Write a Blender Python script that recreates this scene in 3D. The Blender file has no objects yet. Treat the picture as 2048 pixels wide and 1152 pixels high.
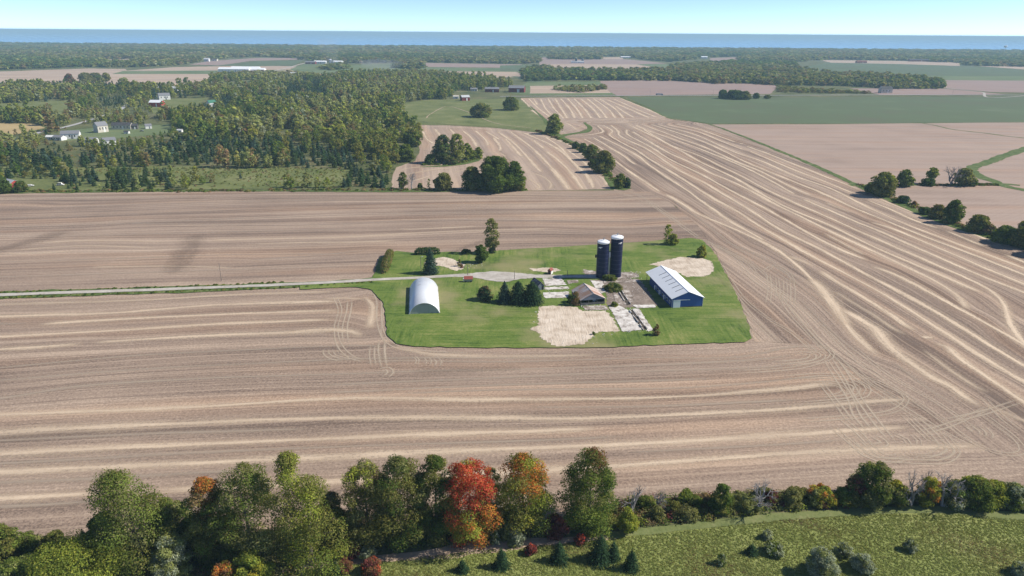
import bpy, bmesh, math, random
import numpy as np
from mathutils import Vector, Matrix
from mathutils.geometry import tessellate_polygon
R = math.radians
sc = bpy.context.scene
COL = sc.collection

# ------------------------------------------------------------------ camera
FPX, CAM_H = 1400.0, 116.0                 # focal length in photo pixels (2048 wide), drone height in metres
ROLL = math.atan(15/2048)
PITCH = math.atan((576-65.3)/FPX)
_cp, _sp, _c, _s = math.cos(PITCH), math.sin(PITCH), math.cos(ROLL), math.sin(ROLL)
cam = bpy.data.cameras.new('camera'); cam_o = bpy.data.objects.new('camera', cam); COL.objects.link(cam_o)
cam.sensor_width = 36.0; cam.lens = 36.0*FPX/2048; cam.clip_start = 1.0; cam.clip_end = 400000.0
_up = Vector((0, _sp, _cp)); _fw = Vector((0, _cp, -_sp)); _x = Vector((1, 0, 0))
_r = _c*_x + _s*_up; _u = -_s*_x + _c*_up
cam_o.matrix_world = Matrix(((_r.x, _u.x, -_fw.x, 0), (_r.y, _u.y, -_fw.y, 0), (_r.z, _u.z, -_fw.z, CAM_H), (0, 0, 0, 1)))
sc.camera = cam_o

# ------------------------------------------------------------------ sky, sun, exposure
SUN_EL, SUN_AZ = R(40.5), R(3)               # azimuth measured from +X towards +Y
world = bpy.data.worlds.new("World"); sc.world = world; world.use_nodes = True
wn = world.node_tree; bg = wn.nodes['Background']
sky = wn.nodes.new('ShaderNodeTexSky'); sky.sky_type = 'NISHITA'; sky.sun_disc = False
sky.sun_elevation = SUN_EL; sky.sun_rotation = math.pi/2 - SUN_AZ
sky.air_density = 0.36; sky.dust_density = 0.03; sky.ozone_density = 2.6; sky.altitude = 100
wn.links.new(sky.outputs[0], bg.inputs[0]); bg.inputs[1].default_value = 0.15
sun = bpy.data.lights.new('sun', 'SUN'); sun.energy = 4.7; sun.angle = R(0.5); sun.color = (1.0, 0.94, 0.84)
sun_o = bpy.data.objects.new('sun', sun); COL.objects.link(sun_o)
_sd = Vector((math.cos(SUN_EL)*math.cos(SUN_AZ), math.cos(SUN_EL)*math.sin(SUN_AZ), math.sin(SUN_EL)))
sun_o.rotation_euler = _sd.to_track_quat('Z', 'Y').to_euler(); sun_o.location = (0, 0, 300)
sc.view_settings.view_transform = 'Standard'; sc.view_settings.look = 'None'
sc.view_settings.exposure = 0.33; sc.view_settings.gamma = 1.0
sc.render.engine = 'CYCLES'
cy = sc.cycles
cy.use_denoising = True; cy.use_adaptive_sampling = False
cy.max_bounces = 5; cy.diffuse_bounces = 3; cy.glossy_bounces = 2; cy.transmission_bounces = 2; cy.volume_bounces = 0
cy.transparent_max_bounces = 40; cy.caustics_reflective = False; cy.caustics_refractive = False

# ------------------------------------------------------------------ photo pixel <-> ground
def ray(u, v):
    x = (u-1024)/FPX; y = -(v-576)/FPX
    x, y = x*_c - y*_s, x*_s + y*_c
    return x, _cp + y*_sp, -_sp + y*_cp
def gp(u, v, z=0.0):
    d = ray(u, v); t = (z-CAM_H)/d[2]
    return (d[0]*t, d[1]*t)
def hgt(u, v, u2, v2):                      # height of what stands at ground pixel (u,v) and reaches up to (u2,v2)
    g = gp(u, v); d = ray(u2, v2)
    return CAM_H + d[2]*g[1]/d[1]
def dist(p): return math.sqrt(p[0]**2 + p[1]**2 + CAM_H**2)
def GP(l): return [gp(*p) for p in l]

# ------------------------------------------------------------------ tagging
def tag(o, label=None, cat=None, group=None, kind=None):
    if label: o['label'] = label
    if cat: o['category'] = cat
    if group: o['group'] = group
    if kind: o['kind'] = kind
    return o
def thing(name, label, cat, loc=(0, 0, 0), rz=0.0, group=None):
    o = bpy.data.objects.new(name, None); COL.objects.link(o)
    o.location = loc; o.rotation_euler = (0, 0, rz); o.empty_display_size = 0.5
    return tag(o, label, cat, group)
def link(name, me, parent=None, loc=None, rz=0.0):
    o = bpy.data.objects.new(name, me); COL.objects.link(o)
    if parent: o.parent = parent
    if loc is not None: o.location = loc
    o.rotation_euler = (0, 0, rz)
    return o

# ------------------------------------------------------------------ materials
def newmat(name):
    m = bpy.data.materials.new(name); m.use_nodes = True
    nt = m.node_tree; b = nt.nodes['Principled BSDF']; b.inputs['Roughness'].default_value = 0.9
    b.inputs['Specular IOR Level'].default_value = 0.15
    return m, nt, b
def N(nt, t, **kw):
    n = nt.nodes.new(t)
    for k, v in kw.items():
        if isinstance(v, bpy.types.NodeSocket): nt.links.new(v, n.inputs[k.replace('_', ' ')])
        else:
            key = k.replace('_', ' ')
            if key in n.inputs: n.inputs[key].default_value = v
            else: setattr(n, k, v)
    return n
def math_(nt, op, a, b=None, c=None, clamp=False):
    n = nt.nodes.new('ShaderNodeMath'); n.operation = op; n.use_clamp = clamp
    for i, q in enumerate((a, b, c)):
        if q is None: continue
        if isinstance(q, bpy.types.NodeSocket): nt.links.new(q, n.inputs[i])
        else: n.inputs[i].default_value = q
    return n.outputs[0]
def mixc(nt, f, a, b, mode='MIX'):
    n = nt.nodes.new('ShaderNodeMix'); n.data_type = 'RGBA'; n.blend_type = mode
    for i, q in ((0, f), (6, a), (7, b)):
        if isinstance(q, bpy.types.NodeSocket): nt.links.new(q, n.inputs[i])
        elif i == 0: n.inputs[0].default_value = q
        else: n.inputs[i].default_value = (*q, 1)
    return n.outputs[2]
def ramp(nt, f, lo, hi):
    n = nt.nodes.new('ShaderNodeMapRange'); n.interpolation_type = 'SMOOTHSTEP'
    nt.links.new(f, n.inputs[0]); n.inputs[1].default_value = lo; n.inputs[2].default_value = hi
    return n.outputs[0]
def noise(nt, vec, scale=1.0, detail=3.0, rough=0.55, sc3=None, rot=0.0, loc=None):
    if sc3 or rot or loc:
        mp = nt.nodes.new('ShaderNodeMapping')
        if sc3: mp.inputs['Scale'].default_value = sc3
        mp.inputs['Rotation'].default_value = (0, 0, rot)
        if loc: mp.inputs['Location'].default_value = loc
        nt.links.new(vec, mp.inputs[0]); vec = mp.outputs[0]
    n = nt.nodes.new('ShaderNodeTexNoise')
    nt.links.new(vec, n.inputs['Vector']); n.inputs['Scale'].default_value = scale
    n.inputs['Detail'].default_value = detail; n.inputs['Roughness'].default_value = rough
    return n.outputs[0]
def objco(nt): return nt.nodes.new('ShaderNodeTexCoord').outputs['Object']
def uvco(nt, name):
    n = nt.nodes.new('ShaderNodeUVMap'); n.uv_map = name; return n.outputs[0]
def bump(nt, b, h, strength, distance):
    n = nt.nodes.new('ShaderNodeBump'); n.inputs['Strength'].default_value = strength; n.inputs['Distance'].default_value = distance
    nt.links.new(h, n.inputs['Height']); nt.links.new(n.outputs[0], b.inputs['Normal'])

def m_field(name, dark, mid, light, flow=True, grain=0.9, rot=0.0, swath=0.8, row=0.65, patch=0.45):
    """harvested ground: streaks along the rows, broad swaths, blotches, fine residue."""
    m, nt, b = newmat(name)
    oc = objco(nt)
    fl = uvco(nt, 'flow') if flow else oc
    r0 = 0.0 if flow else rot
    rows = noise(nt, fl, 1.0, 4, 0.65, sc3=(0.010, 0.95, 1), rot=r0)
    swa = noise(nt, fl, 1.0, 2, 0.5, sc3=(0.0025, 0.11, 1), rot=r0, loc=(7, 3, 0))
    blot = noise(nt, oc, 0.012, 4, 0.6, loc=(31, 5, 0))
    sv = nt.nodes.new('ShaderNodeSeparateXYZ'); nt.links.new(fl if flow else N(nt, 'ShaderNodeMapping', Vector=oc, Rotation=(0, 0, rot)).outputs[0], sv.inputs[0])
    lw_ = noise(nt, fl, 1.0, 2, 0.5, sc3=(0.01, 0.05, 1), rot=r0, loc=(5, 1, 0))
    lt = math_(nt, 'ABSOLUTE', math_(nt, 'SUBTRACT', math_(nt, 'FRACT', math_(nt, 'MULTIPLY_ADD', sv.outputs[1], 1/4.6, lw_)), 0.5))
    lon = noise(nt, fl, 1.0, 3, 0.6, sc3=(0.006, 0.30, 1), rot=r0, loc=(11, 4, 0))
    line = math_(nt, 'MULTIPLY', math_(nt, 'SUBTRACT', 1.0, ramp(nt, lt, 0.02, 0.13)), ramp(nt, lon, 0.40, 0.60))
    dk = math_(nt, 'MULTIPLY', ramp(nt, lt, 0.36, 0.46), math_(nt, 'SUBTRACT', 1.0, ramp(nt, lon, 0.38, 0.56)))
    grn = noise(nt, oc, 1.25, 4, 0.8)
    rs = math_(nt, 'MULTIPLY_ADD', math_(nt, 'SUBTRACT', rows, 0.5), row*1.6, 0.5)
    rs = math_(nt, 'MULTIPLY_ADD', math_(nt, 'SUBTRACT', swa, 0.5), swath*1.8, rs)
    rs = math_(nt, 'MULTIPLY_ADD', math_(nt, 'SUBTRACT', blot, 0.5), patch*1.4, rs)
    rs = math_(nt, 'MULTIPLY_ADD', math_(nt, 'SUBTRACT', grn, 0.5), grain*2.0, rs)
    c = mixc(nt, ramp(nt, rs, 0.1, 0.55), dark, mid)
    c = mixc(nt, ramp(nt, rs, 0.5, 1.0), c, light)
    c = mixc(nt, math_(nt, 'MULTIPLY', line, 0.65*row), c, light)
    c = mixc(nt, math_(nt, 'MULTIPLY', dk, 0.6*row), c, dark)
    hue = noise(nt, fl, 1.0, 2, 0.5, sc3=(0.004, 0.05, 1), rot=r0, loc=(2, 9, 0))
    warm = mixc(nt, 0.5, c, (1.10, 0.95, 0.82), 'MULTIPLY')
    c = mixc(nt, ramp(nt, hue, 0.45, 0.7), c, mixc(nt, 1.0, c, (1.05, 0.975, 0.91), 'MULTIPLY'))
    nt.links.new(c, b.inputs['Base Color'])
    bump(nt, b, grn, 0.5, 0.25)
    return m

def m_straw(name, col, col2, fuzz=1.0, twin=False, alpha=1.0):
    """a line of straw or wheel marks on the stubble; frays out to nothing along its borders."""
    m, nt, b = newmat(name)
    uv = uvco(nt, 'strip'); oc = objco(nt)
    sep = nt.nodes.new('ShaderNodeSeparateXYZ'); nt.links.new(uv, sep.inputs[0])
    t = math_(nt, 'ABSOLUTE', math_(nt, 'MULTIPLY_ADD', sep.outputs[1], 2.0, -1.0))
    if twin: t = math_(nt, 'MULTIPLY', math_(nt, 'ABSOLUTE', math_(nt, 'SUBTRACT', t, 0.58)), 2.1)
    n1 = noise(nt, uv, 1.0, 4, 0.65, sc3=(0.05, 5.0, 1))
    n2 = noise(nt, oc, 0.9, 3, 0.7)
    n3 = noise(nt, uv, 1.0, 2, 0.5, sc3=(0.02, 0.2, 1), loc=(3, 8, 0))
    q = math_(nt, 'MULTIPLY_ADD', math_(nt, 'SUBTRACT', n1, 0.5), 0.9*fuzz, t)
    q = math_(nt, 'MULTIPLY_ADD', math_(nt, 'SUBTRACT', n2, 0.5), 1.1*fuzz, q)
    at = N(nt, 'ShaderNodeAttribute', attribute_name='inten')
    core = math_(nt, 'SUBTRACT', 1.0, ramp(nt, q, 0.0, 0.5)); halo = math_(nt, 'SUBTRACT', 1.0, ramp(nt, q, 0.25, 1.0)); core = math_(nt, 'MULTIPLY_ADD', halo, 0.42, math_(nt, 'MULTIPLY', core, 0.62))
    dens = math_(nt, 'MULTIPLY', core, math_(nt, 'MULTIPLY_ADD', n3, 0.9, 0.45), clamp=True)
    a = math_(nt, 'MULTIPLY', math_(nt, 'MULTIPLY', dens, at.outputs['Fac']), alpha, clamp=True)
    c = mixc(nt, ramp(nt, n2, 0.3, 0.7), col, col2)
    nt.links.new(c, b.inputs['Base Color']); nt.links.new(a, b.inputs['Alpha'])
    return m

def m_ground(name, cols, scale=0.05, rot=0.0, stretch=None, grain=0.9, gs=0.9, bmp=0.5):
    """blend of three colours by two noises."""
    m, nt, b = newmat(name); oc = objco(nt)
    a = noise(nt, oc, scale, 5, 0.62)
    g = noise(nt, oc, gs, 3, 0.7, sc3=stretch, rot=rot)
    f = math_(nt, 'MULTIPLY_ADD', math_(nt, 'SUBTRACT', g, 0.5), grain, a)
    c = mixc(nt, ramp(nt, f, 0.25, 0.55), cols[0], cols[1])
    c = mixc(nt, ramp(nt, f, 0.5, 0.8), c, cols[2])
    nt.links.new(c, b.inputs['Base Color'])
    bump(nt, b, g, bmp, 0.3)
    return m

def m_plain(name, col, rough=0.7, var=0.12, scale=0.8, metal=0.0, spec=0.3, stretch=None):
    m, nt, b = newmat(name); b.inputs['Roughness'].default_value = rough; b.inputs['Metallic'].default_value = metal
    b.inputs['Specular IOR Level'].default_value = spec
    f = noise(nt, objco(nt), scale, 4, 0.6, sc3=stretch)
    c = mixc(nt, f, tuple(q*(1-var) for q in col), tuple(min(1, q*(1+var)) for q in col))
    nt.links.new(c, b.inputs['Base Color'])
    return m

def m_sheet(name, col, col2, rust=None, rib=0.9, axis=0, rough=0.4, metal=0.0, spec=0.4, rustlo=0.55, dens=1.0, rib_shade=0.0):
    """ribbed sheet metal, with rust or dirt patches."""
    m, nt, b = newmat(name); b.inputs['Roughness'].default_value = rough; b.inputs['Metallic'].default_value = metal
    b.inputs['Specular IOR Level'].default_value = spec
    oc = objco(nt)
    f = noise(nt, oc, 0.35, 4, 0.6)
    c = mixc(nt, f, col, col2)
    if rust:
        s3 = (0.5, 0.15, 0.15) if axis == 0 else (0.15, 0.5, 0.15)
        r = noise(nt, oc, dens, 5, 0.7, sc3=s3)
        c = mixc(nt, ramp(nt, r, rustlo-0.08, rustlo+0.08), c, rust)
    w = nt.nodes.new('ShaderNodeTexWave'); w.bands_direction = 'XYZ'[axis]; w.inputs['Scale'].default_value = rib
    nt.links.new(oc, w.inputs['Vector'])
    if rib_shade: c = mixc(nt, math_(nt, 'MULTIPLY', w.outputs['Fac'], rib_shade), c, tuple(q*.3 for q in col))  # rib shading painted as dark bands in the base colour
    nt.links.new(c, b.inputs['Base Color']); bump(nt, b, w.outputs['Fac'], 0.35, 0.05)
    return m

def m_leaf():
    m = bpy.data.materials.new('foliage'); m.use_nodes = True; nt = m.node_tree; nt.nodes.clear()
    out = nt.nodes.new('ShaderNodeOutputMaterial')
    at = N(nt, 'ShaderNodeAttribute', attribute_name='tint')
    oi = nt.nodes.new('ShaderNodeObjectInfo')
    c = mixc(nt, 1.0, at.outputs['Color'], oi.outputs['Color'], 'MULTIPLY')
    d = nt.nodes.new('ShaderNodeBsdfDiffuse'); t = nt.nodes.new('ShaderNodeBsdfTranslucent')
    nt.links.new(c, d.inputs[0]); nt.links.new(mixc(nt, 1.0, c, (1.25, 1.2, 0.6), 'MULTIPLY'), t.inputs[0])
    mx = nt.nodes.new('ShaderNodeMixShader'); mx.inputs[0].default_value = 0.38
    nt.links.new(d.outputs[0], mx.inputs[1]); nt.links.new(t.outputs[0], mx.inputs[2]); nt.links.new(mx.outputs[0], out.inputs[0])
    return m

def m_lawn():
    m, nt, b = newmat('lawn_grass'); oc = objco(nt)
    a = noise(nt, oc, 0.05, 5, 0.65); p = noise(nt, oc, 0.022, 4, 0.6, loc=(14, 3, 0)); g = noise(nt, oc, 1.0, 4, 0.8)
    d1 = noise(nt, oc, 1.0, 3, 0.6, sc3=(0.9, 0.06, 1), rot=R(14)); d2 = noise(nt, oc, 1.0, 3, 0.6, sc3=(0.05, 0.8, 1), rot=R(-4))
    pick_ = ramp(nt, noise(nt, oc, 0.018, 2, 0.5, loc=(3, 40, 0)), .45, .55)
    mw_ = math_(nt, 'ADD', math_(nt, 'MULTIPLY', d1, pick_), math_(nt, 'MULTIPLY', d2, math_(nt, 'SUBTRACT', 1.0, pick_)))
    f = math_(nt, 'MULTIPLY_ADD', math_(nt, 'SUBTRACT', g, 0.5), 0.75, a)
    f = math_(nt, 'MULTIPLY_ADD', math_(nt, 'SUBTRACT', mw_, 0.5), 0.9, f)
    c = mixc(nt, ramp(nt, f, 0.2, 0.5), (.058, .110, .018), (.130, .190, .036))
    c = mixc(nt, ramp(nt, f, 0.48, 0.85), c, (.27, .275, .09))
    c = mixc(nt, math_(nt, 'MULTIPLY', ramp(nt, p, 0.50, 0.68), 0.75), c, (.30, .265, .13))
    nt.links.new(c, b.inputs['Base Color']); bump(nt, b, g, 0.7, 0.3)
    return m
def soften(key, amt=1.0):
    """copy of a ground material whose sheet thins out towards its border, so it runs into what it lies on"""
    k = key+'_soft'
    if k in M: return M[k]
    m = M[key].copy(); nt = m.node_tree; b = nt.nodes['Principled BSDF']; oc = objco(nt)
    at = N(nt, 'ShaderNodeAttribute', attribute_name='edge')
    n = noise(nt, oc, 0.55, 4, 0.7)
    q = math_(nt, 'MULTIPLY_ADD', math_(nt, 'SUBTRACT', n, 0.5), 1.5*amt, at.outputs['Fac'])
    nt.links.new(ramp(nt, q, 0.30, 0.52), b.inputs['Alpha']); M[k] = m
    return m
M = {}
SOIL = dict(dark=(.165, .120, .093), mid=(.318, .234, .177), light=(.51, .39, .29))
M['stub'] = m_field('stubble_soil', SOIL['dark'], SOIL['mid'], SOIL['light'])
M['stub_right'] = m_field('stubble_soil_rows', SOIL['dark'], SOIL['mid'], SOIL['light'], row=0.95, swath=0.8)
M['stub_back'] = m_field('stubble_soil_far', (.28, .21, .165), (.38, .285, .22), (.52, .40, .30), row=0.6)
M['straw'] = m_straw('straw_row', (.60, .465, .33), (.80, .64, .47), fuzz=1.3)
M['pale'] = m_straw('pale_row', (.43, .345, .265), (.52, .42, .32), alpha=0.75, fuzz=0.8)
M['track'] = m_straw('wheel_track', (.52, .42, .315), (.62, .51, .38), twin=True, alpha=0.85, fuzz=1.15)
M['damp'] = m_straw('damp_soil', (.15, .11, .085), (.19, .14, .105), alpha=0.30, fuzz=1.7)
M['pink'] = m_field('bare_soil', (.27, .197, .155), (.385, .288, .23), (.46, .35, .28), flow=False, rot=R(-35), grain=0.3, swath=0.4, row=0.5, patch=0.6)
M['pink2'] = m_field('bare_soil_far', (.26, .19, .165), (.33, .245, .215), (.40, .30, .255), flow=False, rot=R(-20), grain=0.1, swath=0.4, row=0.2, patch=0.5)
M['tanf'] = m_field('far_stubble', (.36, .275, .22), (.45, .35, .27), (.58, .46, .34), flow=False, rot=R(50), grain=0.1, swath=1.1, row=0.2, patch=0.3)
M['greenf'] = m_ground('green_crop', ((.125, .13, .075), (.11, .145, .07), (.155, .185, .10)), 0.008, stretch=(0.02, 0.2, 1), grain=0.5)
M['palegreen'] = m_ground('pale_crop', ((.11, .15, .065), (.15, .19, .085), (.21, .22, .12)), 0.008, stretch=(0.02, 0.2, 1), grain=0.5)
M['pasture'] = m_ground('pasture_grass', ((.10, .125, .040), (.165, .185, .065), (.24, .235, .11)), 0.03, grain=0.8, gs=0.35)
M['rough'] = m_ground('rough_weeds', ((.065, .085, .030), (.125, .135, .055), (.235, .20, .105)), 0.02, grain=1.0, gs=0.25)
M['golden'] = m_ground('ripe_crop', ((.36, .27, .13), (.45, .34, .17), (.50, .39, .22)), 0.02, grain=0.4)
M['lawn'] = m_lawn()
M['verge'] = m_ground('verge_grass', ((.05, .085, .02), (.10, .145, .035), (.23, .22, .10)), 0.15, grain=0.9)
M['meadow'] = m_ground('meadow_grass', ((.18, .21, .055), (.24, .27, .08), (.32, .32, .13)), 0.03, grain=.55, gs=1.8)
M['mown'] = m_ground('mown_path', ((.12, .15, .05), (.18, .205, .075), (.28, .26, .13)), 0.12, grain=0.5)
M['dirt'] = m_ground('path_dirt', ((.34, .25, .175), (.45, .34, .25), (.52, .41, .31)), 0.15, grain=0.5)
M['sand'] = m_ground('bare_sand', ((.42, .33, .245), (.62, .52, .41), (.74, .64, .53)), 0.16, grain=0.55, gs=0.9, stretch=(1.6, 0.18, 1), rot=R(12), bmp=0.8)
M['gravel'] = m_ground('drive_gravel', ((.36, .32, .27), (.47, .43, .38), (.58, .54, .48)), 0.2, grain=0.6)
M['concrete'] = m_ground('old_concrete', ((.22, .18, .15), (.62, .58, .53), (.80, .77, .72)), 0.28, grain=0.75, gs=0.7)
M['dirtyconc'] = m_ground('dirty_concrete', ((.16, .125, .10), (.33, .275, .235), (.70, .66, .60)), 0.22, grain=0.9, gs=0.6)
M['mud'] = m_ground('barnyard_dirt', ((.17, .135, .11), (.25, .20, .165), (.36, .30, .25)), 0.12, grain=0.7)
M['asphalt'] = m_plain('road_surface', (.42, .41, .40), 0.9)
M['leaf'] = m_leaf()
M['bark'] = m_plain('bark', (.17, .145, .12), 0.95, 0.35, 1.5)
M['greybark'] = m_plain('grey_twigs', (.30, .28, .265), 0.95, 0.25, 1.5)

# ------------------------------------------------------------------ meshes
class MB:
    def __init__(s): s.v, s.f, s.m = [], [], []
    def add(s, vs, fs, mi=0):
        o = len(s.v); s.v += [tuple(v) for v in vs]
        s.f += [tuple(i+o for i in f) for f in fs]; s.m += [mi]*len(fs); return s
    def box(s, x0, x1, y0, y1, z0, z1, mi=0):
        v = [(x, y, z) for z in (z0, z1) for y in (y0, y1) for x in (x0, x1)]
        return s.add(v, [(0, 2, 3, 1), (4, 5, 7, 6), (0, 1, 5, 4), (2, 6, 7, 3), (0, 4, 6, 2), (1, 3, 7, 5)], mi)
    def prism(s, pts, y0, y1, mi=0):            # profile in XZ, swept along Y
        n = len(pts); v = [(x, y0, z) for x, z in pts] + [(x, y1, z) for x, z in pts]
        f = [tuple(range(n)), tuple(range(2*n-1, n-1, -1))]
        f += [(i, i+n, (i+1) % n+n, (i+1) % n) for i in range(n)]
        return s.add(v, f, mi)
    def tube(s, pts, rad, n=8, mi=0, cap=True):
        pts = [Vector(p) for p in pts]; vs, fs = [], []
        for i, p in enumerate(pts):
            d = (pts[min(i+1, len(pts)-1)] - pts[max(i-1, 0)]).normalized()
            a = d.orthogonal().normalized() if abs(d.z) < 0.9 else Vector((1, 0, 0)).cross(d).normalized()
            b = d.cross(a); r = rad[i] if isinstance(rad, (list, tuple)) else rad
            vs += [p + r*(math.cos(2*math.pi*k/n)*a + math.sin(2*math.pi*k/n)*b) for k in range(n)]
        for i in range(len(pts)-1):
            fs += [(i*n+k, i*n+(k+1) % n, (i+1)*n+(k+1) % n, (i+1)*n+k) for k in range(n)]
        if cap: fs += [tuple(range(n-1, -1, -1)), tuple(range((len(pts)-1)*n, len(pts)*n))]
        return s.add(vs, fs, mi)
    def lathe(s, prof, n=32, c=(0, 0, 0), mi=0):  # prof: (r, z)
        vs = [(c[0]+r*math.cos(2*math.pi*k/n), c[1]+r*math.sin(2*math.pi*k/n), c[2]+z) for r, z in prof for k in range(n)]
        fs = [(i*n+k, i*n+(k+1) % n, (i+1)*n+(k+1) % n, (i+1)*n+k) for i in range(len(prof)-1) for k in range(n)]
        return s.add(vs, fs, mi)
    def build(s, name, mats, parent=None, smooth=False, loc=None, rz=0.0):
        me = bpy.data.meshes.new(name); me.from_pydata(s.v, [], s.f)
        for m in (mats if isinstance(mats, (list, tuple)) else [mats]): me.materials.append(m)
        if len(set(s.m)) > 1: me.polygons.foreach_set('material_index', s.m)
        if smooth: me.polygons.foreach_set('use_smooth', [True]*len(me.polygons))
        me.update()
        return link(name, me, parent, loc, rz)

def inside(poly, x, y):
    x = np.asarray(x, float); y = np.asarray(y, float); r = np.zeros(x.shape, bool)
    n = len(poly); j = n-1
    for i in range(n):
        xi, yi = poly[i]; xj, yj = poly[j]
        c = (yi > y) != (yj > y)
        with np.errstate(divide='ignore', invalid='ignore'):
            r ^= c & (x < (xj-xi)*(y-yi)/(yj-yi if yj != yi else 1e-9)+xi)
        j = i
    return r
def rough_poly(poly, step, amp, seed=0, smooth=True):
    """resample a ground outline and make it slightly uneven"""
    rg = np.random.default_rng(seed); out = []
    n = len(poly)
    for i in range(n):
        a = np.array(poly[i]); b = np.array(poly[(i+1) % n]); d = b-a; L = np.hypot(*d)
        k = max(1, min(200, int(L/step)))
        nn = np.array((-d[1], d[0]))/max(L, 1e-6)
        for j in range(k):
            t = j/k
            out.append(tuple(a+d*t+nn*rg.normal(0, amp)*(0.5 if j == 0 else 1)))
    return out
def sheet(name, poly, z, mat, kind='structure', label=None):
    tri = tessellate_polygon([[Vector((x, y, 0)) for x, y in poly]])
    me = bpy.data.meshes.new(name)
    fs = []
    for a, b, c in tri:
        pa, pb, pc = poly[a], poly[b], poly[c]
        cr = (pb[0]-pa[0])*(pc[1]-pa[1])-(pb[1]-pa[1])*(pc[0]-pa[0])
        if abs(cr) > 1e-6: fs.append((a, b, c) if cr > 0 else (a, c, b))
    me.from_pydata([(x, y, z) for x, y in poly], [], fs); me.materials.append(mat); me.update()
    o = link(name, me); o['kind'] = kind
    if label: o['label'] = label
    return o
def soft_sheet(name, poly, z, key, k=1.6, amt=1.0):
    c = np.mean(poly, axis=0); n = len(poly); P = np.array(poly)
    d = P-c; L = np.maximum(np.hypot(d[:, 0], d[:, 1]), .01); I = c+d*np.maximum(.15, 1-k*1.5/L)[:, None]; O = c+d*(1+k*.5/L)[:, None]
    me = bpy.data.meshes.new(name)
    tri = tessellate_polygon([[Vector((x, y, 0)) for x, y in I]]); fs = []
    for a, b, e in tri:
        cr = (I[b][0]-I[a][0])*(I[e][1]-I[a][1])-(I[b][1]-I[a][1])*(I[e][0]-I[a][0])
        if abs(cr) > 1e-7: fs.append((a, b, e) if cr > 0 else (a, e, b))
    me.from_pydata([(x, y, z) for x, y in I]+[(x, y, z) for x, y in O], [], fs+[(i, i+n, (i+1) % n+n, (i+1) % n) for i in range(n)])
    me.materials.append(soften(key, amt)); me.attributes.new('edge', 'FLOAT', 'POINT').data.foreach_set('value', [1.0]*n+[0.0]*n); me.update()
    o = link(name, me); o['kind'] = 'structure'; return o
def spline(pts, step):
    P = [np.array(p, float) for p in pts]
    if len(P) == 2: P = [P[0], (P[0]+P[1])/2, P[1]]
    out = []
    for i in range(len(P)-1):
        p0 = P[i-1] if i else 2*P[0]-P[1]; p1, p2 = P[i], P[i+1]; p3 = P[i+2] if i+2 < len(P) else 2*P[-1]-P[-2]
        k = max(2, min(60, int(np.hypot(*(p2-p1))/step)))
        for j in range(k):
            t = j/k
            out.append(0.5*(2*p1+(p2-p0)*t+(2*p0-5*p1+4*p2-p3)*t*t+(3*p1-p0-3*p2+p3)*t**3))
    out.append(P[-1]); return np.array(out)
def strip_path(name, pts, widths, z, mat, seed=0, jit=0.15):
    """a path or road sheet along a ground polyline"""
    rg = np.random.default_rng(seed)
    q = spline(pts, 6.0); d = np.gradient(q, axis=0); d /= np.linalg.norm(d, axis=1)[:, None]
    nn = np.stack((-d[:, 1], d[:, 0]), 1)
    w = np.interp(np.linspace(0, 1, len(q)), np.linspace(0, 1, len(widths)), widths)/2
    a = q+nn*(w+rg.normal(0, jit, len(q)))[:, None]; b = q-nn*(w+rg.normal(0, jit, len(q)))[:, None]
    vs = [(x, y, z) for x, y in a]+[(x, y, z) for x, y in b]; n = len(q)
    me = bpy.data.meshes.new(name); me.from_pydata(vs, [], [(i+n, i+n+1, i+1, i) for i in range(n-1)])
    me.materials.append(mat); me.update(); o = link(name, me); o['kind'] = 'structure'; return o

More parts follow.
